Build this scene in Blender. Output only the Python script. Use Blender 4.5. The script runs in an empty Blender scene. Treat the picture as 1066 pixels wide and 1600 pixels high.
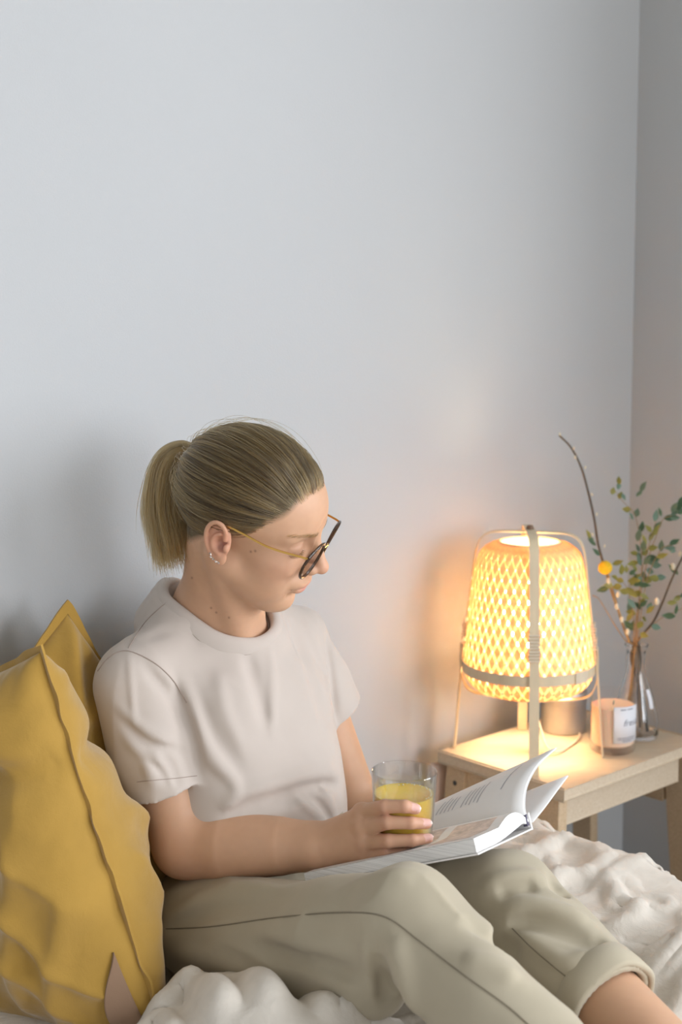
import bpy, bmesh, math, random
import numpy as np
from mathutils import Vector, Matrix

random.seed(7)
rng = np.random.default_rng(11)
scene = bpy.context.scene
COL = scene.collection

# ------------------------------------------------------------------ camera
CAM_H = 1.27
PITCH = math.radians(8.3)
ROLL = math.radians(0.5)
cam_data = bpy.data.cameras.new('camera')
cam = bpy.data.objects.new('camera', cam_data)
COL.objects.link(cam)
cam_data.sensor_fit = 'VERTICAL'
cam_data.sensor_height = 36.0
cam_data.lens = 36.0 * 2222.0 / 1600.0
fw = Vector((0, math.cos(PITCH), -math.sin(PITCH)))
rt = Vector((1, 0, 0))
up = rt.cross(fw)
r2 = rt * math.cos(ROLL) - up * math.sin(ROLL)
u2 = up * math.cos(ROLL) + rt * math.sin(ROLL)
m = Matrix((r2, u2, -fw)).transposed().to_4x4()
m.translation = Vector((0, 0, CAM_H))
cam.matrix_world = m
cam_data.dof.use_dof = True
cam_data.dof.focus_distance = 1.84
cam_data.dof.aperture_fstop = 4.0
cam_data.clip_start = 0.05
scene.camera = cam

# ------------------------------------------------------------------ world, exposure
world = bpy.data.worlds.new('world')
scene.world = world
world.use_nodes = True
bg = world.node_tree.nodes['Background']
bg.inputs['Color'].default_value = (1.0, 0.96, 0.80, 1)
bg.inputs['Strength'].default_value = 0.31
scene.view_settings.view_transform = 'Standard'
scene.view_settings.look = 'None'
scene.view_settings.gamma = 1.0
scene.view_settings.use_curve_mapping = False
scene.view_settings.exposure = 0.32
try:
    scene.cycles.max_bounces = 14
    scene.cycles.transparent_max_bounces = 24
    scene.cycles.transmission_bounces = 12
    scene.cycles.sample_clamp_indirect = 6.0
except Exception:
    pass

# ------------------------------------------------------------------ frames
TH = math.radians(42.0)
UU = np.array([math.cos(TH), math.sin(TH), 0.0])     # along the back wall
VV = np.array([math.sin(TH), -math.cos(TH), 0.0])    # out of the back wall, into the room
OO = np.array([-0.125, 2.226, 0.0])                  # a point at the foot of the back wall


def W(u, v, z):
    return OO + u * UU + v * VV + np.array([0, 0, z])


def LW(P):
    """room points (v, u, z) to world"""
    P = np.asarray(P, float)
    return OO + P[..., 0:1] * VV + P[..., 1:2] * UU + P[..., 2:3] * np.array([0, 0, 1.0])


# daylight: the two windows in the right wall (u of its face; v0, v1, z0, z1 of each opening, and its light)
WIN_U = 0.932
WINDOWS = [(1.05, 2.25, 0.75, 2.25, 26), (2.65, 5.10, 0.55, 2.55, 135)]
for (v0, v1, z0, z1, watts) in WINDOWS:
    sun = bpy.data.lights.new('window_and_fill_light', 'AREA')
    sun.shape = 'RECTANGLE'
    sun.size = v1 - v0 - 0.12
    sun.size_y = z1 - z0 - 0.12
    sun.energy = watts
    sun.color = (0.90, 0.94, 1.0)
    so = bpy.data.objects.new('window_and_fill_light', sun)
    COL.objects.link(so)
    zc = Vector(UU)
    yc = Vector((0, 0, 1))
    xc = yc.cross(zc)
    mm = Matrix((xc, yc, zc)).transposed().to_4x4()
    mm.translation = Vector(W(WIN_U + 0.10, (v0 + v1) / 2, (z0 + z1) / 2))
    so.matrix_world = mm
# plus an unseen window added opposite the bed to brighten the dark corner (u0, u1, z0, z1)
FRONT_V = 5.3
FILL_WIN = (-0.55, 0.75, 0.80, 2.40)
sun = bpy.data.lights.new('window_and_fill_light', 'AREA')  # fill light of the added window
sun.shape = 'RECTANGLE'
sun.size = FILL_WIN[1] - FILL_WIN[0] - 0.12
sun.size_y = FILL_WIN[3] - FILL_WIN[2] - 0.12
sun.energy = 62
sun.color = (0.90, 0.94, 1.0)
so = bpy.data.objects.new('window_and_fill_light', sun)
COL.objects.link(so)
zc = Vector(VV); xc = yc.cross(zc)
mm = Matrix((xc, yc, zc)).transposed().to_4x4()
mm.translation = Vector(W((FILL_WIN[0] + FILL_WIN[1]) / 2, FRONT_V + 0.09, (FILL_WIN[2] + FILL_WIN[3]) / 2))
so.matrix_world = mm


# ------------------------------------------------------------------ materials
def new_mat(name):
    mt = bpy.data.materials.new(name)
    mt.use_nodes = True
    nt = mt.node_tree
    return mt, nt, nt.nodes, nt.links, nt.nodes['Principled BSDF']


def mat(name, col, rough=0.6, var=0.06, scale=30.0, bump=0.0, bscale=200.0, bdist=0.001, metal=0.0, sheen=0.0,
        sss=0.0, trans=0.0, ior=1.45, stretch=None, spec=0.5, alpha_trl=0.0):
    mt, nt, N, L, b = new_mat(name)
    tc = N.new('ShaderNodeTexCoord')
    src = tc.outputs['Object']
    if stretch:
        mp = N.new('ShaderNodeMapping')
        mp.inputs['Scale'].default_value = stretch
        L.new(src, mp.inputs['Vector'])
        src = mp.outputs['Vector']
    nz = N.new('ShaderNodeTexNoise')
    nz.inputs['Scale'].default_value = scale
    nz.inputs['Detail'].default_value = 5
    L.new(src, nz.inputs['Vector'])
    rp = N.new('ShaderNodeValToRGB')
    c = np.array(col)
    rp.color_ramp.elements[0].position = 0.3
    rp.color_ramp.elements[1].position = 0.7
    rp.color_ramp.elements[0].color = (*np.clip(c * (1 - var), 0, 1), 1)
    rp.color_ramp.elements[1].color = (*np.clip(c * (1 + var), 0, 1), 1)
    L.new(nz.outputs['Fac'], rp.inputs['Fac'])
    L.new(rp.outputs['Color'], b.inputs['Base Color'])
    b.inputs['Roughness'].default_value = rough
    b.inputs['Metallic'].default_value = metal
    b.inputs['Specular IOR Level'].default_value = spec
    b.inputs['IOR'].default_value = ior
    b.inputs['Transmission Weight'].default_value = trans
    if sheen:
        b.inputs['Sheen Weight'].default_value = sheen
        b.inputs['Sheen Roughness'].default_value = 0.5
    if sss:
        b.inputs['Subsurface Weight'].default_value = sss
        b.inputs['Subsurface Radius'].default_value = (0.012, 0.005, 0.003)
        b.inputs['Subsurface Scale'].default_value = 1.0
    if bump:
        n2 = N.new('ShaderNodeTexNoise')
        n2.inputs['Scale'].default_value = bscale
        n2.inputs['Detail'].default_value = 3
        L.new(src, n2.inputs['Vector'])
        bp = N.new('ShaderNodeBump')
        bp.inputs['Strength'].default_value = bump
        bp.inputs['Distance'].default_value = bdist
        L.new(n2.outputs['Fac'], bp.inputs['Height'])
        L.new(bp.outputs['Normal'], b.inputs['Normal'])
    if alpha_trl:
        tr = N.new('ShaderNodeBsdfTranslucent')
        L.new(rp.outputs['Color'], tr.inputs['Color'])
        mx = N.new('ShaderNodeMixShader')
        mx.inputs['Fac'].default_value = alpha_trl
        L.new(b.outputs[0], mx.inputs[1])
        L.new(tr.outputs[0], mx.inputs[2])
        L.new(mx.outputs[0], N['Material Output'].inputs['Surface'])
    return mt


def weave_mat(name, col, thread=1800.0, var=0.05, bump=0.25, sheen=0.15, rough=0.85, scale=14.0, wr=0.0, wscale=60):
    """cloth: fine crossed threads as relief, soft colour variation, optional crumple relief"""
    mt, nt, N, L, b = new_mat(name)
    tc = N.new('ShaderNodeTexCoord')
    nz = N.new('ShaderNodeTexNoise')
    nz.inputs['Scale'].default_value = scale
    nz.inputs['Detail'].default_value = 6
    L.new(tc.outputs['Object'], nz.inputs['Vector'])
    rp = N.new('ShaderNodeValToRGB')
    c = np.array(col)
    rp.color_ramp.elements[0].position = 0.3
    rp.color_ramp.elements[1].position = 0.7
    rp.color_ramp.elements[0].color = (*np.clip(c * (1 - var), 0, 1), 1)
    rp.color_ramp.elements[1].color = (*np.clip(c * (1 + var), 0, 1), 1)
    L.new(nz.outputs['Fac'], rp.inputs['Fac'])
    L.new(rp.outputs['Color'], b.inputs['Base Color'])
    b.inputs['Roughness'].default_value = rough
    b.inputs['Specular IOR Level'].default_value = 0.2
    b.inputs['Sheen Weight'].default_value = sheen
    n2 = N.new('ShaderNodeTexNoise')
    n2.inputs['Scale'].default_value = thread * 0.4
    n2.inputs['Detail'].default_value = 2
    L.new(tc.outputs['Object'], n2.inputs['Vector'])
    bp = N.new('ShaderNodeBump')
    bp.inputs['Strength'].default_value = bump
    bp.inputs['Distance'].default_value = 0.0006
    L.new(n2.outputs['Fac'], bp.inputs['Height'])
    if wr:
        n3 = N.new('ShaderNodeTexNoise')
        n3.inputs['Scale'].default_value = wscale
        n3.inputs['Detail'].default_value = 4
        n3.inputs['Distortion'].default_value = 0.6
        L.new(tc.outputs['Object'], n3.inputs['Vector'])
        b2 = N.new('ShaderNodeBump')
        b2.inputs['Strength'].default_value = wr
        b2.inputs['Distance'].default_value = 0.006
        L.new(n3.outputs['Fac'], b2.inputs['Height'])
        L.new(b2.outputs['Normal'], bp.inputs['Normal'])
    L.new(bp.outputs['Normal'], b.inputs['Normal'])
    return mt


def glass_mat(name, col=(1, 1, 1), ior=1.45, rough=0.0):
    mt, nt, N, L, b = new_mat(name)
    b.inputs['Base Color'].default_value = (*col, 1)
    b.inputs['Transmission Weight'].default_value = 1.0
    b.inputs['Roughness'].default_value = rough
    b.inputs['IOR'].default_value = ior
    return mt


def thin_glass(name, tint=(0.97, 0.97, 0.97), ior=1.5, power=4.0):
    """thin clear sheet: see-through with Fresnel reflections"""
    mt, nt, N, L, b = new_mat(name)
    N.remove(b)
    t = N.new('ShaderNodeBsdfTransparent')
    t.inputs['Color'].default_value = (*tint, 1)
    g = N.new('ShaderNodeBsdfGlossy')
    g.inputs['Roughness'].default_value = 0.02
    lw = N.new('ShaderNodeLayerWeight')
    lw.inputs['Blend'].default_value = 0.5
    pw = N.new('ShaderNodeMath'); pw.operation = 'POWER'; pw.inputs[1].default_value = power
    L.new(lw.outputs['Facing'], pw.inputs[0])
    f = N.new('ShaderNodeMath'); f.operation = 'MULTIPLY_ADD'; f.inputs[1].default_value = 0.75; f.inputs[2].default_value = ((ior - 1) / (ior + 1)) ** 2
    L.new(pw.outputs[0], f.inputs[0])
    mx = N.new('ShaderNodeMixShader')
    L.new(f.outputs[0], mx.inputs['Fac'])
    L.new(t.outputs[0], mx.inputs[1])
    L.new(g.outputs[0], mx.inputs[2])
    L.new(mx.outputs[0], N['Material Output'].inputs['Surface'])
    return mt


def wood_mat(name, col, dark, scale=9.0):
    mt, nt, N, L, b = new_mat(name)
    tc = N.new('ShaderNodeTexCoord')
    mp = N.new('ShaderNodeMapping')
    mp.inputs['Scale'].default_value = (2.0, 30.0, 30.0)
    L.new(tc.outputs['Object'], mp.inputs['Vector'])
    nz = N.new('ShaderNodeTexNoise')
    nz.inputs['Scale'].default_value = scale
    nz.inputs['Detail'].default_value = 6
    nz.inputs['Distortion'].default_value = 0.8
    L.new(mp.outputs['Vector'], nz.inputs['Vector'])
    rp = N.new('ShaderNodeValToRGB')
    rp.color_ramp.elements[0].position = 0.3
    rp.color_ramp.elements[1].position = 0.68
    rp.color_ramp.elements[0].color = (*dark, 1)
    rp.color_ramp.elements[1].color = (*col, 1)
    L.new(nz.outputs['Fac'], rp.inputs['Fac'])
    L.new(rp.outputs['Color'], b.inputs['Base Color'])
    b.inputs['Roughness'].default_value = 0.5
    bp = N.new('ShaderNodeBump')
    bp.inputs['Strength'].default_value = 0.08
    bp.inputs['Distance'].default_value = 0.001
    L.new(nz.outputs['Fac'], bp.inputs['Height'])
    L.new(bp.outputs['Normal'], b.inputs['Normal'])
    return mt


# ------------------------------------------------------------------ object helpers
def tag(o, label=None, cat=None, group=None, kind=None):
    if label:
        o['label'] = label
    if cat:
        o['category'] = cat
    if group:
        o['group'] = group
    if kind:
        o['kind'] = kind
    return o


WORLD_LOC = {}


def empty(name, loc, label=None, cat=None, group=None):
    o = bpy.data.objects.new(name, None)
    o.empty_display_size = 0.05
    COL.objects.link(o)
    o.location = Vector(loc)
    WORLD_LOC[o] = np.array(loc, float)
    return tag(o, label, cat, group)


def mesh_obj(name, verts, faces, material, parent=None, smooth=True, base=None, quads=False):
    """verts in world space; the object's origin is its parent's origin or `base`"""
    verts = np.asarray(verts, float)
    sharp = False
    if parent is not None:
        org = WORLD_LOC[parent]
    elif base is not None:
        org = np.asarray(base, float)
    else:
        org = np.array([(verts[:, 0].min() + verts[:, 0].max()) / 2, (verts[:, 1].min() + verts[:, 1].max()) / 2, verts[:, 2].min()])
    me = bpy.data.meshes.new(name)
    lv = verts - org
    if isinstance(faces, np.ndarray):
        nf = len(faces)
        k = faces.shape[1]
        me.vertices.add(len(lv))
        me.vertices.foreach_set('co', lv.astype(np.float32).ravel())
        me.loops.add(nf * k)
        me.loops.foreach_set('vertex_index', faces.astype(np.int32).ravel())
        me.polygons.add(nf)
        me.polygons.foreach_set('loop_start', np.arange(0, nf * k, k, dtype=np.int32))
        me.update(calc_edges=True)
        me.validate()
    else:
        me.from_pydata([tuple(p) for p in lv], [], [tuple(f) for f in faces])
        bmx = bmesh.new(); bmx.from_mesh(me)
        bmesh.ops.recalc_face_normals(bmx, faces=bmx.faces)
        bmx.to_mesh(me); bmx.free()
        me.update()
        sharp = True
    if smooth:
        me.polygons.foreach_set('use_smooth', np.ones(len(me.polygons), dtype=bool))
        if sharp:
            me.set_sharp_from_angle(angle=math.radians(38))
    if material is not None:
        me.materials.append(material)
    o = bpy.data.objects.new(name, me)
    COL.objects.link(o)
    if parent is not None:
        o.parent = parent
    else:
        o.location = Vector(org)
    WORLD_LOC[o] = org
    return o


def bm_obj(name, bm, material, parent=None, smooth=False, base=None):
    bmesh.ops.recalc_face_normals(bm, faces=bm.faces)
    v = np.array([tuple(x.co) for x in bm.verts])
    bm.verts.index_update()
    f = [[x.index for x in fc.verts] for fc in bm.faces]
    bm.free()
    return mesh_obj(name, v, f, material, parent, smooth, base)


def box_bm(center, ax, ay, az, half, bevel=0.002, seg=2, taper=None):
    bm = bmesh.new()
    bmesh.ops.create_cube(bm, size=2.0)
    for vtx in bm.verts:
        s = np.array(vtx.co) * np.array(half)
        vtx.co = Vector(np.asarray(center) + s[0] * np.asarray(ax) + s[1] * np.asarray(ay) + s[2] * np.asarray(az))
    if bevel:
        bmesh.ops.bevel(bm, geom=bm.edges[:] + bm.verts[:], offset=bevel, segments=seg, affect='EDGES', profile=0.5)
    return bm


def hexa_bm(bot, top, bevel=0.002, seg=2):
    """a beam from a bottom quad to a top quad (4 points each, same order)"""
    bm = bmesh.new()
    b = [bm.verts.new(Vector(p)) for p in bot]
    t = [bm.verts.new(Vector(p)) for p in top]
    bm.faces.new(b[::-1])
    bm.faces.new(t)
    for i in range(4):
        j = (i + 1) % 4
        bm.faces.new((b[i], b[j], t[j], t[i]))
    if bevel:
        bmesh.ops.bevel(bm, geom=bm.edges[:], offset=bevel, segments=seg, affect='EDGES', profile=0.5)
    return bm


def lathe(profile, center, n=48, axis=(0, 0, 1), closed=False):
    """profile: list of (r, z). returns verts, faces"""
    a = np.array(axis, float)
    a /= np.linalg.norm(a)
    h = np.array([1.0, 0, 0]) if abs(a[0]) < 0.9 else np.array([0, 1.0, 0])
    e1 = np.cross(a, h); e1 /= np.linalg.norm(e1)
    e2 = np.cross(a, e1)
    th = np.linspace(0, 2 * np.pi, n, endpoint=False)
    V = []
    for r, z in profile:
        V.append(np.asarray(center) + a * z + r * (np.cos(th)[:, None] * e1 + np.sin(th)[:, None] * e2))
    V = np.concatenate(V)
    F = []
    k = len(profile)
    for i in range(k - 1 + (1 if closed else 0)):
        i2 = (i + 1) % k
        for j in range(n):
            j2 = (j + 1) % n
            F.append((i * n + j, i * n + j2, i2 * n + j2, i2 * n + j))
    if not closed:
        if profile[0][0] > 1e-5:
            F.append(tuple(range(n))[::-1])
        if profile[-1][0] > 1e-5:
            F.append(tuple((k - 1) * n + j for j in range(n)))
    return V, F


def frames_along(P):
    P = np.asarray(P, float)
    T = np.gradient(P, axis=0)
    T /= np.linalg.norm(T, axis=1)[:, None] + 1e-12
    h = np.array([0, 0, 1.0]) if abs(T[0][2]) < 0.9 else np.array([1.0, 0, 0])
    n = np.cross(T[0], h); n /= np.linalg.norm(n)
    Ns = []
    for i in range(len(P)):
        n = n - T[i] * (n @ T[i])
        n /= np.linalg.norm(n) + 1e-12
        Ns.append(n.copy())
    Ns = np.array(Ns)
    B = np.cross(T, Ns)
    return T, Ns, B


def tube(P, r, n=8, cap=True):
    P = np.asarray(P, float)
    r = np.broadcast_to(np.asarray(r, float), (len(P),))
    T, Nn, B = frames_along(P)
    th = np.linspace(0, 2 * np.pi, n, endpoint=False)
    V = (P[:, None] + r[:, None, None] * (np.cos(th)[None, :, None] * Nn[:, None] + np.sin(th)[None, :, None] * B[:, None])).reshape(-1, 3)
    F = []
    for i in range(len(P) - 1):
        for j in range(n):
            j2 = (j + 1) % n
            F.append((i * n + j, i * n + j2, (i + 1) * n + j2, (i + 1) * n + j))
    if cap:
        F.append(tuple(range(n))[::-1])
        F.append(tuple((len(P) - 1) * n + j for j in range(n)))
    return V, F


def closed_tube(P, r, n=8):
    P = np.asarray(P, float)
    k = len(P)
    T = np.roll(P, -1, 0) - np.roll(P, 1, 0)
    T /= np.linalg.norm(T, axis=1)[:, None]
    c = P.mean(0)
    nn = np.zeros(3)
    for i in range(k):
        nn += np.cross(P[i] - c, P[(i + 1) % k] - c)
    nn /= np.linalg.norm(nn)
    out = np.cross(T, nn)
    out /= np.linalg.norm(out, axis=1)[:, None]
    up_ = np.cross(out, T)
    th = np.linspace(0, 2 * np.pi, n, endpoint=False)
    rx, ry = (r if isinstance(r, tuple) else (r, r))
    V = (P[:, None] + rx * np.cos(th)[None, :, None] * out[:, None] + ry * np.sin(th)[None, :, None] * up_[:, None]).reshape(-1, 3)
    F = [(i * n + j, i * n + (j + 1) % n, ((i + 1) % k) * n + (j + 1) % n, ((i + 1) % k) * n + j) for i in range(k) for j in range(n)]
    return V, F


def ribbon(P, width_dir, w, nrm, t):
    """flat strip: P points, width direction, width, normal, thickness (box section)"""
    P = np.asarray(P, float)
    wd = np.broadcast_to(np.asarray(width_dir, float), P.shape)
    nd = np.broadcast_to(np.asarray(nrm, float), P.shape)
    w = np.broadcast_to(np.asarray(w, float), (len(P),))[:, None]
    c = [P - wd * w / 2 - nd * t / 2, P + wd * w / 2 - nd * t / 2, P + wd * w / 2 + nd * t / 2, P - wd * w / 2 + nd * t / 2]
    V = np.stack(c, 1).reshape(-1, 3)
    F = []
    for i in range(len(P) - 1):
        for j in range(4):
            j2 = (j + 1) % 4
            F.append((i * 4 + j, i * 4 + j2, (i + 1) * 4 + j2, (i + 1) * 4 + j))
    F.append((3, 2, 1, 0))
    e = (len(P) - 1) * 4
    F.append((e, e + 1, e + 2, e + 3))
    return V, F


def spline(pts, n=40):
    """Catmull-Rom through points"""
    P = np.asarray(pts, float)
    P = np.vstack([2 * P[0] - P[1], P, 2 * P[-1] - P[-2]])
    out = []
    k = len(P) - 3
    for s in np.linspace(0, k - 1e-9, n):
        i = int(s); t = s - i
        p0, p1, p2, p3 = P[i], P[i + 1], P[i + 2], P[i + 3]
        out.append(0.5 * ((2 * p1) + (-p0 + p2) * t + (2 * p0 - 5 * p1 + 4 * p2 - p3) * t * t + (-p0 + 3 * p1 - 3 * p2 + p3) * t ** 3))
    return np.array(out)


def join(parts):
    V, F, o = [], [], 0
    for v, f in parts:
        V.append(np.asarray(v))
        F += [tuple(i + o for i in x) for x in f]
        o += len(v)
    return np.concatenate(V), F


def grid_faces(nu, nv, wrap=False):
    F = []
    for i in range(nu - 1):
        for j in range(nv - 1 + (1 if wrap else 0)):
            j2 = (j + 1) % nv
            F.append((i * nv + j, i * nv + j2, (i + 1) * nv + j2, (i + 1) * nv + j))
    return F


def vnoise(P, scale, seed=0):
    """smooth value noise on an (N,3) array, about -1..1"""
    P = np.asarray(P, np.float64) * scale + seed * 17.31
    i = np.floor(P).astype(np.int64)
    f = P - i
    f = f * f * (3 - 2 * f)

    def h(a, b, c):
        n = (a * 73856093) ^ (b * 19349663) ^ (c * 83492791)
        n = (n ^ (n >> 13)) * 1274126177
        n = n ^ (n >> 16)
        return (n & 0xFFFF) / 32767.5 - 1.0
    r = 0
    for dx in (0, 1):
        for dy in (0, 1):
            for dz in (0, 1):
                wgt = (f[..., 0] if dx else 1 - f[..., 0]) * (f[..., 1] if dy else 1 - f[..., 1]) * (f[..., 2] if dz else 1 - f[..., 2])
                r = r + wgt * h(i[..., 0] + dx, i[..., 1] + dy, i[..., 2] + dz)
    return r
# ------------------------------------------------------------------ the room
M_wall = mat('wall_paint', (0.475, 0.487, 0.50), rough=0.85, var=0.012, scale=3, bump=0.25, bscale=420, bdist=0.0012, spec=0.25)
M_floor = wood_mat('floor_wood', (0.42, 0.30, 0.19), (0.30, 0.20, 0.12), 4)
M_white = mat('white_lacquer', (0.75, 0.75, 0.73), rough=0.4, var=0.02)


def slab(name, u0, u1, v0, v1, z0, z1, material):
    c = W((u0 + u1) / 2, (v0 + v1) / 2, (z0 + z1) / 2)
    bm = box_bm(c, UU, VV, (0, 0, 1), ((u1 - u0) / 2, (v1 - v0) / 2, (z1 - z0) / 2), bevel=0)
    return bm_obj(name, bm, material)


RW = 0.932     # u of the right wall's face
for o in (slab('wall_back', -2.2, RW + 0.15, -0.10, 0.02, 0, 2.7, M_wall),
          slab('wall_left', -2.32, -2.2, -0.07, 5.3, 0, 2.7, M_wall),
          slab('floor', -2.2, RW + 0.15, -0.12, 5.3, -0.05, 0, M_floor)):
    tag(o, kind='structure')
# right wall with its window openings (out of frame, they light the room)
bm = bmesh.new()
A_, B_ = WINDOWS
cells = [(0.02, A_[0], 0, 2.7), (A_[1], B_[0], 0, 2.7), (B_[1], 5.3, 0, 2.7)]
for w_ in WINDOWS:
    cells += [(w_[0], w_[1], 0, w_[2]), (w_[0], w_[1], w_[3], 2.7)]
for (v0, v1, z0, z1) in cells:
    b2 = box_bm(W(RW + 0.075, (v0 + v1) / 2, (z0 + z1) / 2), UU, VV, (0, 0, 1), (0.075, (v1 - v0) / 2, (z1 - z0) / 2), bevel=0)
    tmp = bpy.data.meshes.new('t'); b2.to_mesh(tmp); b2.free(); bm.from_mesh(tmp); bpy.data.meshes.remove(tmp)
tag(bm_obj('wall_right', bm, M_wall), kind='structure')
bm = bmesh.new()
for (u0, u1, z0, z1) in ((-2.32, FILL_WIN[0], 0, 2.7), (FILL_WIN[1], RW + .15, 0, 2.7), (FILL_WIN[0], FILL_WIN[1], 0, FILL_WIN[2]), (FILL_WIN[0], FILL_WIN[1], FILL_WIN[3], 2.7)):
    b2 = box_bm(W((u0 + u1) / 2, FRONT_V + 0.06, (z0 + z1) / 2), UU, VV, (0, 0, 1), ((u1 - u0) / 2, 0.06, (z1 - z0) / 2), bevel=0)
    tmp = bpy.data.meshes.new('t'); b2.to_mesh(tmp); b2.free(); bm.from_mesh(tmp); bpy.data.meshes.remove(tmp)
tag(bm_obj('wall_front', bm, M_wall), kind='structure')
win = empty('window_3', W((FILL_WIN[0] + FILL_WIN[1]) / 2, FRONT_V + .04, FILL_WIN[2])); tag(win, kind='structure')  # frame of the added fill window, never in view
for (u0, u1, z0, z1) in ((FILL_WIN[0], FILL_WIN[0] + .06, FILL_WIN[2], FILL_WIN[3]), (FILL_WIN[1] - .06, FILL_WIN[1], FILL_WIN[2], FILL_WIN[3]), (FILL_WIN[0] + .06, FILL_WIN[1] - .06, FILL_WIN[2], FILL_WIN[2] + .06), (FILL_WIN[0] + .06, FILL_WIN[1] - .06, FILL_WIN[3] - .06, FILL_WIN[3])):
    bm_obj('window_and_fill_frame', box_bm(W((u0 + u1) / 2, FRONT_V + .04, (z0 + z1) / 2), UU, VV, (0, 0, 1), ((u1 - u0) / 2, .03, (z1 - z0) / 2), bevel=0.003), M_white, win)
for i, (a0, a1, c0, c1, _) in enumerate(WINDOWS):
    win = empty('window_%d' % (i + 1), W(RW + 0.05, (a0 + a1) / 2, c0)); tag(win, kind='structure')
    for (v0, v1, z0, z1) in ((a0, a0 + .06, c0, c1), (a1 - .06, a1, c0, c1), (a0 + .06, a1 - .06, c0, c0 + .06), (a0 + .06, a1 - .06, c1 - .06, c1)):
        bm_obj('window_and_fill_frame', box_bm(W(RW + 0.05, (v0 + v1) / 2, (z0 + z1) / 2), UU, VV, (0, 0, 1), (0.03, (v1 - v0) / 2, (z1 - z0) / 2), bevel=0.003), M_white, win)
for o in (slab('baseboard_back', -2.2, RW, 0.02, 0.032, 0, 0.07, M_white), slab('baseboard_right', RW - 0.012, RW, 0.032, 5.3, 0, 0.07, M_white)):
    tag(o, kind='structure')

# ------------------------------------------------------------------ bed
M_sheet = weave_mat('bed_sheet', (0.62, 0.57, 0.50), var=0.04)
M_duvet = weave_mat('linen_duvet', (0.69, 0.635, 0.565), thread=1400, var=0.07, bump=0.3, wr=0.5, wscale=38, scale=25)
M_base = weave_mat('bed_base_fabric', (0.45, 0.42, 0.38))
bed = empty('bed', W(-0.5, 1.0, 0), 'low upholstered bed with mattress, its head against the wall', 'bed')
bm_obj('bed_base', box_bm(W(-0.55, 1.06, 0.135), UU, VV, (0, 0, 1), (0.78, 0.98, 0.095), bevel=0.01), M_base, bed)
for (a, b_) in ((-1.2, .15), (.1, .15), (-1.2, 1.9), (.1, 1.9)):
    v_, f_ = lathe([(0.022, 0), (0.03, 0.02), (0.03, 0.042)], W(a, b_, 0.0), 20)
    mesh_obj('leg', v_, f_, M_floor, bed)
bm_obj('mattress', box_bm(W(-0.55, 1.06, 0.297), UU, VV, (0, 0, 1), (0.79, 0.99, 0.065), bevel=0.035, seg=4), M_sheet, bed, smooth=True)


# duvet: one thick rumpled quilt; bumps are (u, v, radius_u, radius_v, height)
def smoothstep(a, b, x):
    t = np.clip((x - a) / (b - a), 0, 1)
    return t * t * (3 - 2 * t)


DU = np.linspace(-0.98, 0.36, 300)
DV = np.linspace(0.06, 1.55, 330)


def duvet_height(gu, gv):
    P = np.stack([gu, gv, np.zeros_like(gu)], -1)
    z = np.full_like(gu, 0.392)
    z = z - 0.022 * np.exp(-((gu + 0.24) / 0.20) ** 4 - ((gv - 0.30) / 0.22) ** 4)
    q = vnoise(P, 5.0, 3) * 0.010 + vnoise(P, 11.0, 5) * 0.007
    r1 = 1 - np.abs(vnoise(P + 0.03 * np.stack([vnoise(P, 9, 8), vnoise(P, 9, 9), 0 * gu], -1), 13.0, 6))
    r2 = 1 - np.abs(vnoise(P + 0.02 * np.stack([vnoise(P, 15, 18), vnoise(P, 15, 19), 0 * gu], -1), 27.0, 16))
    calm = 0.10 + 0.90 * smoothstep(-0.35, -0.15, gu)
    z = z + calm * (q + (r1 ** 3) * 0.010 + (r2 ** 4) * 0.007 - 0.006)
    # puffy right side, beside the legs
    side = smoothstep(-0.06, 0.10, gu) * smoothstep(0.18, 0.34, gv)
    z = z + side * (0.064 + 0.5 * (r1 ** 3) * 0.012)
    # rumpled heap in front, towards the room
    for (bu, bv, ru, rv, hgt) in HEAP:
        z = z + hgt * np.exp(-((gu - bu) / ru) ** 2 - ((gv - bv) / rv) ** 2)
    for (pl, amp, wd) in RIDGES:
        Pz = [px_z(x, y, 0.46) for x, y in pl]
        Pz = spline(np.c_[np.array(Pz), np.zeros(len(Pz))], 24)[:, :2]
        best = np.full(gu.shape, 9.0)
        for a_, b_ in zip(Pz[:-1], Pz[1:]):
            ab = b_ - a_
            tt = np.clip(((gu - a_[0]) * ab[0] + (gv - a_[1]) * ab[1]) / (ab @ ab + 1e-12), 0, 1)
            best = np.minimum(best, np.hypot(gu - a_[0] - tt * ab[0], gv - a_[1] - tt * ab[1]))
        z = z + 1.5 * amp / (1 + (best / wd) ** 2) ** 1.6
    return z


RIDGES = [([(255, 1560), (285, 1540), (320, 1552), (350, 1605)], 0.020, 0.018), ([(300, 1530), (345, 1520), (390, 1550), (425, 1605)], 0.022, 0.020), ([(370, 1505), (425, 1500), (480, 1530), (512, 1590)], 0.024, 0.020), ([(225, 1590), (250, 1580), (270, 1605)], 0.012, 0.015), ([(545, 1590), (580, 1580), (640, 1600)], 0.03, 0.016)]


def px_z(x, y, z):
    d_ = np.array(fw) + (x - 533) / 2222.0 * np.array(r2) + (800 - y) / 2222.0 * np.array(u2)
    p = np.array([0, 0, CAM_H]) + d_ * ((z - CAM_H) / d_[2])
    q = p - OO
    return np.array([q @ UU, q @ VV])


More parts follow.
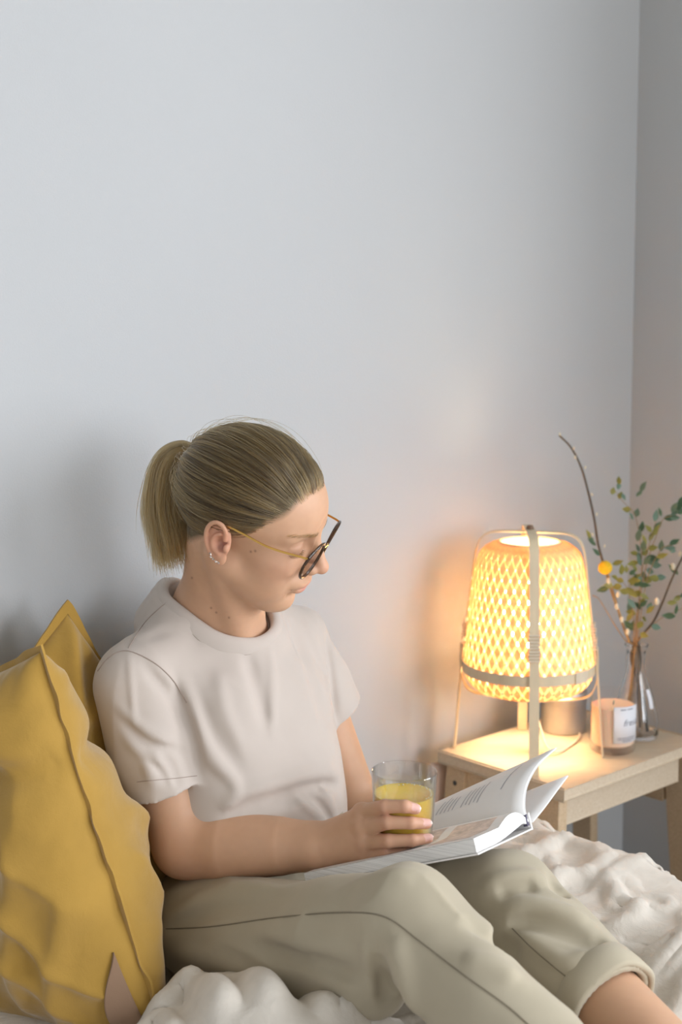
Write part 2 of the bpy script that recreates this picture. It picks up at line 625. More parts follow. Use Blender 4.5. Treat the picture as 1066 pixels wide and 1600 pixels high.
HEAP = [(-0.455, 0.54, 0.095, 0.14, 0.085), (-0.60, 0.60, 0.06, 0.2, 0.04)]
gu, gv = np.meshgrid(DU, DV, indexing='ij')
gz = duvet_height(gu, gv)
edge = 0.262 + 0.008 * np.sin(gv * 9) + 0.006 * np.sin(gv * 23 + 1)
over = np.clip(gu - (edge - 0.05), 0, None)
ang = np.clip(over / 0.075, 0, math.pi / 2)
drop = np.where(over > 0, 0.075 * (1 - np.cos(ang)) + np.clip(over - 0.075 * math.pi / 2, 0, None) * 6.0, 0)
uu = np.where(over > 0, (edge - 0.05) + 0.055 * np.sin(ang) + 0.008 * np.sin(gv * 40 + gz * 60) * (drop > 0.08), gu)
zz = np.maximum(gz - drop, 0.12)
top_ = W(0, 0, 0) + uu[..., None] * UU + gv[..., None] * VV + zz[..., None] * np.array([0, 0, 1.0])
nu_, nv_ = gu.shape
F_ = np.array(grid_faces(nu_, nv_))
dv = mesh_obj('duvet', top_.reshape(-1, 3), F_[:, ::-1], M_duvet)
md = dv.modifiers.new('thick', 'SOLIDIFY'); md.thickness = 0.012; md.offset = -1
tag(dv, 'rumpled oatmeal linen duvet spread over the bed', 'duvet')

# ------------------------------------------------------------------ pillows
M_must = weave_mat('mustard_linen', (0.40, 0.235, 0.045), thread=1500, var=0.08, bump=0.35, sheen=0.45, wr=0.35, wscale=22)
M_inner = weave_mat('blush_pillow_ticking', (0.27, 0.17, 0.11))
M_pink = weave_mat('blush_cotton', (0.72, 0.55, 0.46))


EXPO = 0.45


def pillow_pts(hw, hh, T, seed, n=90, wr=0.006, pinch=0.07, crease=()):
    s = np.sin(np.linspace(-np.pi / 2, np.pi / 2, n))
    S, Tt = np.meshgrid(s, s, indexing='ij')
    x = hw * S * (1 - pinch * (1 - Tt ** 2) ** 1.0 + 0.0)
    y = hh * Tt * (1 - pinch * (1 - S ** 2))
    hgt = T * np.clip((1 - np.abs(S) ** 2.6), 0, 1) ** EXPO * np.clip((1 - np.abs(Tt) ** 2.6), 0, 1) ** 0.5
    sides = []
    for sgn in (1, -1):
        P = np.stack([x, y, np.full_like(x, sgn * 0.2)], -1)
        ew = np.clip(hgt / (0.35 * T), 0, 1)
        rad = 1 - np.abs(vnoise(np.stack([x * 2.2 + y * 1.1, y * 0.9 - x * .5, x * 0 + sgn], -1), 9.0, seed))
        w_ = (rad ** 3) * wr * 1.6 + vnoise(P, 14, seed + 3) * wr * 0.5 - wr * .6
        # gathers running in from the seams
        g1 = np.sin(Tt * 34 + 3 * vnoise(P, 6, seed + 5)) * np.exp(-((1 - np.abs(S)) / 0.10) ** 2)
        g2 = np.sin(S * 34 + 3 * vnoise(P, 6, seed + 6)) * np.exp(-((1 - np.abs(Tt)) / 0.10) ** 2)
        w_ = w_ * ew + (g1 + g2) * wr * 0.35 * ew
        for (sx, sy, tx, ty, amp, wd, side_) in crease:
            if side_ != sgn:
                continue
            ax, ay = tx - sx, ty - sy
            tt = np.clip(((x - sx) * ax + (y - sy) * ay) / (ax * ax + ay * ay), 0, 1)
            dd = np.hypot(x - sx - tt * ax, y - sy - tt * ay)
            w_ = w_ + amp * np.exp(-(dd / wd) ** 2) * ew
        sides.append(np.stack([x, y, sgn * (hgt + w_)], -1))
    return sides, n


def build_pillow(name, center, ax, ay, hw, hh, T, seed, material, flange=0.012, **kw):
    ax = np.asarray(ax, float); ax /= np.linalg.norm(ax)
    ay = np.asarray(ay, float); ay -= ax * (ay @ ax); ay /= np.linalg.norm(ay)
    az = np.cross(ax, ay)
    sides, n = pillow_pts(hw, hh, T, seed, **kw)
    V, F, off = [], [], 0
    for i, sd in enumerate(sides):
        V.append(sd.reshape(-1, 3))
        g = np.array(grid_faces(n, n))
        F.append((g[:, ::-1] if i == 0 else g) + off)
        off += n * n
    # seam flange all round
    ring = [(i, 0) for i in range(n)] + [(n - 1, j) for j in range(1, n)] + [(i, n - 1) for i in range(n - 2, -1, -1)] + [(0, j) for j in range(n - 2, 0, -1)]
    R = np.array([(sides[0][i, j] + sides[1][i, j]) / 2 for i, j in ring])
    k = len(R)
    outd = R[:, :2] / np.array([hw, hh])
    big = np.abs(outd).max(1)
    dirn = np.stack([np.where(np.abs(outd[:, 0]) >= big - 0.12, np.sign(outd[:, 0]), 0), np.where(np.abs(outd[:, 1]) >= big - 0.12, np.sign(outd[:, 1]), 0)], 1)
    dirn = np.stack([np.convolve(np.r_[dirn[-3:, c], dirn[:, c], dirn[:3, c]], np.ones(7) / 7, 'valid') for c in (0, 1)], 1)
    wob = (0.7 + 0.5 * vnoise(R, 30, seed + 9))[:, None]
    O1 = R + np.c_[dirn * flange * wob, 0.35 * flange * vnoise(R, 45, seed + 10)]
    th = 0.0016
    ringV = np.concatenate([R + [0, 0, th], O1 + [0, 0, th], O1 - [0, 0, th], R - [0, 0, th]])
    fr = []
    for a in range(3):
        for i in range(k):
            j = (i + 1) % k
            fr.append((a * k + i, a * k + j, (a + 1) * k + j, (a + 1) * k + i))
    body = np.concatenate(V)
    def tow(P):
        return np.asarray(center) + P[:, :1] * ax + P[:, 1:2] * ay + P[:, 2:3] * az
    return tow(body), np.concatenate(F), tow(ringV), fr, (ax, ay, az)
def px(x, y, d):
    """the point seen at pixel (x, y) of the photograph, d metres deep"""
    c = np.array([0, 0, CAM_H])
    return c + d * (np.array(fw) + (x - 533) / 2222.0 * np.array(r2) + (800 - y) / 2222.0 * np.array(u2))


Z = np.array([0, 0, 1.0])

# ---- the two mustard pillows
def uvz_dir(u, v, z):
    return u * UU + v * VV + np.array([0, 0, z])


e_bot, e_top = W(-0.497, 0.405, 0.415), W(-0.555, 0.265, 0.845)
ay_ = (e_top - e_bot) / np.linalg.norm(e_top - e_bot)
ax_ = uvz_dir(0.13, 0.99, 0.0)
ax_ = ax_ - ay_ * (ax_ @ ay_); ax_ /= np.linalg.norm(ax_)
HW, HH = 0.152, 0.245
pc = (e_bot + e_top) / 2 - ax_ * HW * 0.94
V_, F_, RV, RF, fr_ = build_pillow('p', pc, ax_, ay_, HW, HH, 0.108, 21, M_must, flange=0.010, n=110, wr=0.008, pinch=0.05,
    crease=((0.17, 0.10, 0.02, 0.14, -0.022, 0.02, 1), (0.17, 0.10, 0.02, 0.14, -0.022, 0.02, -1), (0.10, 0.02, 0.02, -0.16, 0.012, 0.015, 1), (0.13, -0.05, 0.06, -0.2, 0.010, 0.012, 1),
            (0.10, 0.02, 0.02, -0.16, 0.012, 0.015, -1), (0.15, -0.02, 0.08, -0.16, 0.010, 0.010, -1), (0.12, 0.02, -0.05, -0.10, 0.010, 0.012, -1)))
pil = empty('pillow', pc - ay_ * HH, 'large mustard linen pillow with a gaping side opening, in front of the woman\'s arm', 'pillow', 'mustard pillows')
mesh_obj('pillowcase', V_, F_, M_must, pil)
mesh_obj('seam', RV, RF, M_must, pil)
# the gap in the side opening, pillow ticking showing
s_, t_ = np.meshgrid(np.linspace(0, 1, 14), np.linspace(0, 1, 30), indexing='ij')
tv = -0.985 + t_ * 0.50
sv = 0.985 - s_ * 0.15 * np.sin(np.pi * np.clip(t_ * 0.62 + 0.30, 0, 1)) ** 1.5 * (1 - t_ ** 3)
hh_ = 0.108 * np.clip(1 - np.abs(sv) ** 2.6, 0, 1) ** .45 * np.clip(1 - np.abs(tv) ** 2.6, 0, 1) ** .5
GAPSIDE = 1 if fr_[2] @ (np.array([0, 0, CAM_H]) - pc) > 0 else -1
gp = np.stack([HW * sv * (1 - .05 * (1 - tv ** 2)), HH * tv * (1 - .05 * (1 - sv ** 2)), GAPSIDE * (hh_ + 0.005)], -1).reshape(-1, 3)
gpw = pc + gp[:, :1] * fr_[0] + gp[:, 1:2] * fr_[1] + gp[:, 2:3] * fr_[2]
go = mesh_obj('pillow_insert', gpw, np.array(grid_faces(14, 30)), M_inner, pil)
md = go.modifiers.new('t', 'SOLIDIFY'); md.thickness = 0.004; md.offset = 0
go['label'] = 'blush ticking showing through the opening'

corner = W(-0.432, 0.092, 0.868)
ax2, ay2 = uvz_dir(0.80, 0.0, 0.60), uvz_dir(-0.60, -0.05, 0.80)
HW2 = HH2 = 0.21
pc2 = corner - ax2 * HW2 - ay2 * HH2 + VV * 0.03
V_, F_, RV, RF, fr_ = build_pillow('p', pc2, ax2, ay2, HW2, HH2, 0.06, 33, M_must, flange=0.012, n=80, wr=0.006, pinch=0.06, crease=((0.2, 0.2, 0.02, 0.02, 0.014, 0.012, 1), (0.2, 0.2, 0.02, 0.02, 0.014, 0.012, -1)))
pil2 = empty('pillow', pc2 - Z * 0.2, 'mustard pillow standing corner-up against the wall, behind the other', 'pillow', 'mustard pillows')
mesh_obj('pillowcase', V_, F_, M_must, pil2)
mesh_obj('seam', RV, RF, M_must, pil2)

# blush cushion edge between bed and stool
V_, F_, RV, RF, fr_ = build_pillow('p', W(0.375, 0.0635, 0.425), UU, Z, 0.058, 0.050, 0.0125, 41, M_pink, flange=0.003, n=40, wr=0.0008)
cu = empty('cushion', W(0.375, 0.0635, 0.375), 'small blush cushion against the wall beside the stool', 'cushion')
mesh_obj('cushion_cover', V_, F_, M_pink, cu)
mesh_obj('seam', RV, RF, M_pink, cu)

# ------------------------------------------------------------------ step stool
M_wood = wood_mat('pale_aspen', (0.66, 0.56, 0.43), (0.58, 0.47, 0.34))
M_woodleg = wood_mat('pale_aspen_legs', (0.62, 0.48, 0.32), (0.52, 0.38, 0.24))
M_screw = mat('zinc_screw', (0.10, 0.10, 0.10), rough=0.4, metal=0.8)
SU0, SU1, SV0, SV1, SZ = 0.325, 0.703, 0.076, 0.350, 0.5
stool = empty('stool', W((SU0 + SU1) / 2, (SV0 + SV1) / 2, 0), 'pale wooden stool used as bedside table in the corner', 'stool')
bm_obj('seat', box_bm(W((SU0 + SU1) / 2, (SV0 + SV1) / 2, SZ - 0.0095), UU, VV, Z, ((SU1 - SU0) / 2, (SV1 - SV0) / 2, 0.0095), bevel=0.003, seg=3), M_wood, stool)
LT = 0.022
for iu in (0, 1):
    for iv in (0, 1):
        su = -1 if iu == 0 else 1
        sv_ = -1 if iv == 0 else 1
        ub = (SU0 + 0.006 if iu == 0 else SU1 - 0.006)
        vb = (SV0 + 0.012 if iv == 0 else SV1 - 0.012)
        ins_u, ins_v = -su * LT, -sv_ * 0.045
        zt = SZ - 0.0195
        def quad(z, sp):
            a = ub + su * sp * 0.035
            c = vb + sv_ * sp * 0.020
            return [W(a, c, z), W(a + ins_u, c, z), W(a + ins_u, c + ins_v, z), W(a, c + ins_v, z)]
        bm_obj('leg', hexa_bm(quad(0, 1), quad(zt, 0), 0.002), M_woodleg, stool)
        if iu == 0 and iv == 0:
            v_, f_ = lathe([(0.0, -0.001), (0.004, -0.001), (0.0045, 0.0008), (0.0, 0.0012)], W(ub + su * 0.0022, vb - sv_ * 0.022, SZ - 0.05), 14, axis=-UU)
            mesh_obj('bolt', v_, f_, M_screw, stool)
for vv0 in (SV0 + 0.03, SV1 - 0.03):
    bm_obj('rail', box_bm(W((SU0 + SU1) / 2, vv0, SZ - 0.0195 - 0.027), UU, VV, Z, ((SU1 - SU0) / 2 - 0.032, 0.009, 0.0265), bevel=0.002), M_wood, stool)
for uu0 in (SU0 + 0.017, SU1 - 0.017):
    bm_obj('end_panel', box_bm(W(uu0, (SV0 + SV1) / 2, SZ - 0.0195 - 0.05), UU, VV, Z, (0.008, (SV1 - SV0) / 2 - 0.058, 0.05), bevel=0.002), M_woodleg, stool)

# ------------------------------------------------------------------ bamboo lamp
LC = np.array([0.32, 2.378, 0.0])
M_strip = mat('bamboo_weave', (0.85, 0.69, 0.47), rough=0.5, var=0.12, scale=60, alpha_trl=0.54)
M_hoop = mat('bamboo_hoop', (0.66, 0.55, 0.38), rough=0.45, var=0.08, scale=40, stretch=(1, 1, 0.2))
M_rattan = mat('rattan_binding', (0.72, 0.62, 0.48), rough=0.5, var=0.1)
M_knob = mat('dark_pin', (0.16, 0.09, 0.05), rough=0.5)
M_cord = mat('lamp_cord', (0.70, 0.62, 0.52), rough=0.5)
lamp = empty('table_lamp', [LC[0], LC[1], SZ], 'lit woven bamboo basket lamp on four bent strip legs', 'lamp')
prof = np.array([(0.050, .869), (0.066, .866), (0.080, .856), (0.089, .838), (0.0945, .805), (0.1000, .760), (0.1055, .71), (0.1085, .675), (0.1095, .655), (0.1075, .638), (0.100, .624), (0.086, .615), (0.070, .6105)])
pr = spline(np.c_[prof, np.zeros(len(prof))], 60)[:, :2]
arc = np.r_[0, np.cumsum(np.hypot(*np.diff(pr, axis=0).T))]; arc /= arc[-1]
NS = 38
def shade_strip(sgn, dr, wdt, tw=1.45, n=44):
    t = np.linspace(0, 1, n)
    r = np.interp(t, arc, pr[:, 0]) + dr; z = np.interp(t, arc, pr[:, 1])
    a = sgn * tw * t
    P = np.stack([r * np.cos(a), r * np.sin(a), z - SZ], -1)
    T = np.gradient(P, axis=0); T /= np.linalg.norm(T, axis=1)[:, None]
    dP = np.stack([np.gradient(r), np.zeros(n), np.gradient(z)], -1)
    rad = np.stack([np.cos(a), np.sin(a), 0 * a], -1)
    nr = np.stack([-np.gradient(z), np.gradient(r)], -1); nr /= np.linalg.norm(nr, axis=1)[:, None]
    Nn = rad * nr[:, :1] + np.outer(nr[:, 1], [0, 0, 1])
    wdir = np.cross(Nn, T)
    # over-under weave
    wv = 0.0006 * np.sin(t * NS * tw * 2 / (2 * np.pi) * np.pi * 2 * 0.5 + (0 if sgn > 0 else np.pi))
    return ribbon(P + Nn * wv[:, None], wdir, wdt, Nn, 0.0005)
shade = empty('shade', [LC[0], LC[1], SZ])
shade.parent = lamp; shade.location = (0, 0, 0)
for fam, (sg, dr, wdt, cnt) in enumerate(((1, 0.0006, 0.0114, NS), (-1, -0.0006, 0.0114, NS))):
    v_, f_ = shade_strip(sg, dr, wdt)
    me0 = None
    for i in range(cnt):
        if me0 is None:
            o = mesh_obj('bamboo_strip', v_ + np.array([LC[0], LC[1], SZ]), f_, M_strip, shade)
            me0 = o.data
        else:
            o = bpy.data.objects.new('bamboo_strip', me0); COL.objects.link(o); o.parent = shade
        o.rotation_euler = (0, 0, 2 * math.pi * (i + 0.25 * fam) / cnt)
def hoop_ring(name, r, z, h, t, material, par, tilt=0):
    th = np.linspace(0, 2 * np.pi, 73)
    P = np.stack([LC[0] + r * np.cos(th), LC[1] + r * np.sin(th), np.full(73, z)], -1)
    rad = np.stack([np.cos(th), np.sin(th), 0 * th], -1)
    v_, f_ = ribbon(P, Z, h, rad, t)
    return mesh_obj(name, v_, f_, material, par)
hoop_ring('rim', 0.0515, .868, 0.006, 0.003, M_hoop, shade)
hoop_ring('rim', 0.0715, .612, 0.006, 0.003, M_hoop, shade)
hoop_ring('band', 0.1125, .655, 0.0175, 0.0022, M_hoop, lamp)
def leg_path(ang, rf):
    d = np.array([math.cos(ang), math.sin(ang)])
    rz = [(0.0, .8865), (0.03, .8865), (0.058, .8855), (0.076, .880), (0.087, .868), (0.0925, .850), (0.0965, .82), (0.1105, .70), (0.1165, .65), (rf, SZ + 0.001)]
    p = spline(np.array([(r, 0, z) for r, z in rz]), 60)
    P = np.stack([LC[0] + p[:, 0] * d[0], LC[1] + p[:, 0] * d[1], p[:, 2]], -1)
    wd = np.array([-d[1], d[0], 0])
    T = np.gradient(P, axis=0); T /= np.linalg.norm(T, axis=1)[:, None]
    return P, wd, np.cross(wd, T), d
LEGS = [(math.radians(-14), 0.128), (math.radians(166), 0.128), (math.radians(-93), 0.128), (math.radians(87), 0.128)]
for k, (an, rf) in enumerate(LEGS):
    P, wd, nn, d = leg_path(an, rf)
    if k % 2:
        P = P - np.array([0, 0, 0.0]) 
    dz = 0.003 if k >= 2 else 0.0
    fall = np.clip((P[:, 2] - 0.84) / 0.04, 0, 1)[:, None]
    v_, f_ = ribbon(P + fall * np.array([0, 0, dz]), wd, 0.0165, nn, 0.0028)
    mesh_obj('leg', v_, f_, M_hoop, lamp)
    # rattan binding where leg and shade meet
    sel = (P[:, 2] < .735) & (P[:, 2] > .69)
    parts = []
    for zc_ in np.linspace(.690, .732, 9):
        i = int(np.argmin(np.abs(P[:, 2] - zc_)))
        q = P[i] + (zc_ - P[i, 2]) * np.array([0, 0, 1])
        ring = [q + wd * sx * 0.0092 + np.array([d[0], d[1], 0]) * sy * 0.0034 for sx, sy in ((-1, -1), (1, -1), (1, 1), (-1, 1))]
        parts.append(closed_tube(np.array(ring), 0.0017, 6))
    v_, f_ = join(parts)
    mesh_obj('binding', v_, f_, M_rattan, lamp)
# binding on the band
parts = []
for a in np.linspace(-0.95, -0.72, 7):
    c = np.array([LC[0] + 0.1125 * math.cos(a), LC[1] + 0.1125 * math.sin(a), .655])
    rr = np.array([math.cos(a), math.sin(a), 0])
    ring = [c + Z * sx * 0.0095 + rr * sy * 0.0025 for sx, sy in ((-1, -1), (1, -1), (1, 1), (-1, 1))]
    parts.append(closed_tube(np.array(ring), 0.0022, 6))
v_, f_ = join(parts); mesh_obj('binding', v_, f_, M_rattan, lamp)
# strip sling under the shade
d0 = np.array([math.cos(math.radians(-14)), math.sin(math.radians(-14)), 0])
sl = spline(np.array([[0.1165, 0, .69], [0.1175, 0, .655], [0.114, 0, .625], [0.100, 0, .604], [0.06, 0, .597], [0, 0, .5955], [-0.06, 0, .597], [-0.100, 0, .604], [-0.114, 0, .625], [-0.1175, 0, .655], [-0.1165, 0, .69]]), 60)
P = np.array([LC[0], LC[1], 0]) + sl[:, :1] * d0 + sl[:, 2:3] * Z
T = np.gradient(P, axis=0); T /= np.linalg.norm(T, axis=1)[:, None]
wd = np.array([-d0[1], d0[0], 0]); v_, f_ = ribbon(P, wd, 0.012, np.cross(wd, T), 0.002)
mesh_obj('sling', v_, f_, M_hoop, lamp)
v_, f_ = lathe([(0, .884), (0.006, .884), (0.0065, .893), (0.005, .897), (0, .898)], [LC[0], LC[1], 0], 16)
mesh_obj('top_pin', v_, f_, M_knob, lamp)
# lamp holder, bulb, cord
v_, f_ = lathe([(0, .598), (0.021, .598), (0.021, .635), (0.017, .64), (0.017, .66), (0, .66)], [LC[0], LC[1], 0], 24)
mesh_obj('lamp_holder', v_, f_, M_white, lamp)
mb, nt, N, L, b = new_mat('bulb_glow')
b.inputs['Base Color'].default_value = (1, 0.8, 0.5, 1)
b.inputs['Emission Color'].default_value = (1.0, 0.78, 0.50, 1)
b.inputs['Emission Strength'].default_value = 62.0
v_, f_ = lathe([(0, .800), (0.022, .795), (0.040, .783), (0.051, .765), (0.055, .745), (0.051, .725), (0.040, .707), (0.025, .695), (0.0135, .685), (0.0135, .66), (0, .66)], [LC[0], LC[1], 0], 32)
mesh_obj('bulb', v_, f_, mb, lamp)
cp = spline([LC + [0.0, 0.0, .60], LC + [0.008, .01, .575], px(842, 1128, 2.46), px(855, 1167, 2.44) , np.array([*px(880, 1158, 2.46)[:2], SZ + .003]), np.array([*px(905, 1140, 2.56)[:2], SZ + .003]), W(0.60, 0.058, SZ - 0.02), W(0.60, 0.045, 0.2)], 60)
cp[:, 2] = np.where((np.arange(60) < 46), np.maximum(cp[:, 2], SZ + 0.003), cp[:, 2])
v_, f_ = tube(cp, 0.0022, 8)
mesh_obj('cord', v_, f_, M_cord, lamp)

# ------------------------------------------------------------------ tin
M_tin = mat('brushed_tin', (0.50, 0.49, 0.475), rough=0.48, var=0.04, scale=120, metal=0.92, stretch=(1, 1, 8))
tc_ = np.array([0.402, 2.507, SZ])
tin = empty('tin', tc_, 'round brushed metal tin with lid behind the lamp legs', 'tin')
v_, f_ = lathe([(0, 0), (0.039, 0), (0.0405, 0.0015), (0.0405, 0.055), (0, 0.055)], tc_ + [0, 0, 0.0005], 56)
mesh_obj('tin_body', v_, f_, M_tin, tin)
v_, f_ = lathe([(0, 0.0552), (0.0405, 0.0552), (0.0418, 0.056), (0.0418, 0.0735), (0.041, 0.0752), (0.039, 0.0757), (0.038, 0.0742), (0, 0.0742)], tc_, 56)
mesh_obj('lid', v_, f_, M_tin, tin)

# ------------------------------------------------------------------ candle
M_glass = glass_mat('clear_glass', (1, 1, 1), 1.45)
M_thin = thin_glass('thin_clear_glass', (0.985, 0.985, 0.985), 1.35)
M_wax = mat('peach_wax', (0.86, 0.64, 0.50), rough=0.5, var=0.03, sss=0.4)
M_paper = mat('label_paper', (0.74, 0.75, 0.80), rough=0.7, var=0.02)
M_ink = mat('grey_ink', (0.16, 0.17, 0.22), rough=0.7, var=0.05)
cc = np.array([0.468, 2.384, SZ])
can = empty('candle', cc, 'peach wax candle in a clear tumbler with white paper label', 'candle')
R0, H0 = 0.0395, 0.104
v_, f_ = lathe([(0, 0.0006), (0.034, 0.0006), (0.0375, 0.003), (R0, 0.008), (R0, H0 - .0008), (R0 - .0008, H0), (R0 - .0018, H0 - .0008), (R0 - .002, 0.016), (R0 - .006, 0.0125), (0, 0.0125)], cc, 64)
mesh_obj('tumbler', v_, f_, M_thin, can)
v_, f_ = lathe([(0, 0.0135), (R0 - .0066, 0.0135), (R0 - .0026, 0.0175), (R0 - .0026, 0.082), (R0 - .004, 0.083), (0.012, 0.0815), (0, 0.0815)], cc, 64)
mesh_obj('wax', v_, f_, M_wax, can)
v_, f_ = tube([cc + [0, 0, .081], cc + [0.0006, 0, .0855], cc + [0.001, 0, .089]], 0.0011, 8)
mesh_obj('wick', v_, f_, M_ink, can)
toc = np.array([0, 0, 0]) - cc; a_c = math.atan2(toc[1], toc[0])      # angle towards the camera
def on_cyl(a, z, r):
    return cc + np.stack([r * np.cos(a), r * np.sin(a), z], -1)
A0, A1 = a_c + 0.02, a_c + 1.34
aa, zz_ = np.meshgrid(np.linspace(A0, A1, 24), np.linspace(0.024, 0.088, 2), indexing='ij')
lab = mesh_obj('label', on_cyl(aa, zz_, R0 + 0.0004).reshape(-1, 3), np.array(grid_faces(24, 2)), M_paper, can)
md = lab.modifiers.new('t', 'SOLIDIFY'); md.thickness = 0.0003; md.offset = 0
lab['label'] = 'white paper label with grey lettering'
parts = []
def dash(a0, a1, z, h):
    a = np.linspace(a0, a1, 8)
    P0 = on_cyl(a, np.full(8, z - h / 2), R0 + 0.0008); P1 = on_cyl(a, np.full(8, z + h / 2), R0 + 0.0008)
    return np.concatenate([P0, P1]), [(i, i + 1, 8 + i + 1, 8 + i) for i in range(7)]
for (a0, a1, z, h) in ((A0 + .30, A0 + .55, .083, .0016), (A0 + .62, A0 + .95, .083, .0016), (A0 + .18, A0 + 1.1, .0335, .0009), (A0 + .18, A0 + 1.05, .0305, .0009), (A0 + .40, A0 + .85, .0275, .0009)):
    parts.append(dash(a0, a1, z, h))
for v_, f_ in parts:
    mesh_obj('small_print', v_, f_, M_ink, lab, smooth=False)
def text_mesh(body, size, shear=0.0):
    cu_ = bpy.data.curves.new('t', 'FONT'); cu_.body = body; cu_.size = size; cu_.shear = shear
    ob = bpy.data.objects.new('t', cu_); COL.objects.link(ob)
    bpy.context.view_layer.update()
    me = bpy.data.meshes.new_from_object(ob.evaluated_get(bpy.context.evaluated_depsgraph_get()))
    V = np.array([tuple(v.co) for v in me.vertices]); F = [tuple(p.vertices) for p in me.polygons]
    bpy.data.objects.remove(ob); bpy.data.curves.remove(cu_); bpy.data.meshes.remove(me)
    return V, F
tv_, tf_ = text_mesh('fresia', 0.0165, 0.3)
ta = A0 + 0.42 + tv_[:, 0] / R0
mesh_obj('lettering', on_cyl(ta, 0.054 + tv_[:, 1], R0 + 0.0008), tf_, M_ink, lab, smooth=False)

# ------------------------------------------------------------------ vase with twigs
vc = np.array([0.523, 2.464, SZ])
vase = empty('vase', vc, 'clear conical glass bottle vase holding twigs and greenery', 'vase')
outp = [(0, .0008), (0.036, .0008), (0.0405, .004), (0.0415, .012), (0.0405, .028), (0.036, .052), (0.0285, .082), (0.0205, .108), (0.0165, .125), (0.0158, .150), (0.0170, .160), (0.0205, .166), (0.0208, .1685)]
inp = [(0.0188, .1685), (0.0152, .158), (0.0138, .150), (0.0146, .125), (0.0188, .107), (0.0268, .081), (0.0343, .051), (0.0388, .028), (0.0395, .013), (0.034, .008), (0, .0075)]
sp_o = spline(np.c_[outp, np.zeros(len(outp))], 60)[:, :2]; sp_i = spline(np.c_[inp, np.zeros(len(inp))], 50)[:, :2]
sp_o[:, 0] = np.clip(sp_o[:, 0], 0, None); sp_i[:, 0] = np.clip(sp_i[:, 0], 0, None)
sp_o[0, 0] = 0; sp_i[-1, 0] = 0
v_, f_ = lathe([tuple(p) for p in np.vstack([sp_o, sp_i])], vc, 56)
mesh_obj('glass', v_, f_, M_glass, vase)
v_, f_ = ribbon(spline([vc + [0.016, -.024, .092], vc + [0.0205, -.026, .075], vc + [0.0235, -.027, .058]], 8), np.array([.8, .6, 0]), 0.009, np.array([.55, -.75, .35]), 0.0004)
mesh_obj('paper_tag', v_, f_, M_paper, vase)

M_twig = mat('dark_willow_bark', (0.085, 0.065, 0.045), rough=0.7, var=0.25, scale=80)
M_twig2 = mat('tan_stem', (0.30, 0.19, 0.09), rough=0.7, var=0.2, scale=80)
M_catkin = mat('silky_catkin', (0.62, 0.57, 0.43), rough=0.9, var=0.1, bump=0.6, bscale=900, sheen=0.6)
M_ball = mat('yellow_craspedia', (0.85, 0.52, 0.02), rough=0.85, var=0.15, scale=300, bump=0.9, bscale=700, bdist=0.002)
M_leaf = [mat('leaf_blue_green', (0.13, 0.21, 0.15), rough=0.5, var=0.2, scale=40, alpha_trl=0.2), mat('leaf_olive', (0.26, 0.25, 0.06), rough=0.5, var=0.25, scale=40, alpha_trl=0.25), mat('leaf_deep_green', (0.065, 0.12, 0.06), rough=0.5, var=0.2, scale=40, alpha_trl=0.15)]
in_v = [vc + [-0.006, 0.004, .17], vc + [-0.004, 0.002, .13]]
VD = 2.53


def leaf_mesh(L_, w_, curl):
    n = 9
    t = np.linspace(0, 1, n)
    wd = w_ * np.sin(np.pi * t ** 0.85) * (1 - 0.15 * t)
    wd[0] = wd[-1] = 0.0003
    mid = np.stack([t * L_, 0 * t, curl * L_ * t * t], -1)
    V, F = [], []
    for sgn in (-1, 0, 1):
        V.append(mid + np.stack([0 * t, sgn * wd, np.abs(sgn) * wd * 0.25], -1))
    V = np.concatenate(V)
    for a in range(2):
        for i in range(n - 1):
            F.append((a * n + i, (a + 1) * n + i, (a + 1) * n + i + 1, a * n + i + 1))
    return V, F


LEAF_ME = []
for k in range(3):
    for (l_, w_, c_) in ((0.024, 0.0062, 0.15), (0.018, 0.0066, -0.1)):
        v_, f_ = leaf_mesh(l_, w_, c_)
        me = bpy.data.meshes.new('leaf'); me.from_pydata([tuple(p) for p in v_], [], f_); me.update()
        me.polygons.foreach_set('use_smooth', np.ones(len(f_), dtype=bool)); me.materials.append(M_leaf[k])
        LEAF_ME.append(me)


def add_leaf(par, base, dirn, kind, roll, sc=1.0):
    x = np.asarray(dirn, float); x /= np.linalg.norm(x)
    h = np.array([0.55 * math.cos(roll), -0.9, 0.45 + 0.5 * math.sin(roll)])
    y = np.cross(h, x); y /= np.linalg.norm(y)
    z = np.cross(x, y)
    o = bpy.data.objects.new('leaf', LEAF_ME[kind]); COL.objects.link(o); o.parent = par
    mt = Matrix((x * sc, y * sc, z * sc)).transposed().to_4x4()
    mt.translation = Vector(np.asarray(base) - WORLD_LOC[par])
    o.matrix_local = mt


def path_px(pts, d0, d1, foot):
    P = [px(x, y, d0 + (d1 - d0) * i / (len(pts) - 1)) for i, (x, y) in enumerate(pts)]
    return spline(P + foot, 60)


def foot(dx, dy, a=0.0, b=0.0):
    return [vc + [a * .6, b * .6, .166], vc + [a, b, .140], vc + [dx * .5, dy * .5, .08], vc + [dx, dy, .012]]


def catkin(par, p, dirn, sc=1.0):
    dirn = np.asarray(dirn, float); dirn /= np.linalg.norm(dirn)
    v_, f_ = lathe([(0, 0), (0.0026 * sc, 0.001 * sc), (0.0042 * sc, 0.0045 * sc), (0.0036 * sc, 0.009 * sc), (0.0018 * sc, 0.012 * sc), (0, 0.0132 * sc)], p, 10, axis=dirn)
    mesh_obj('catkin', v_, f_, M_catkin, par)


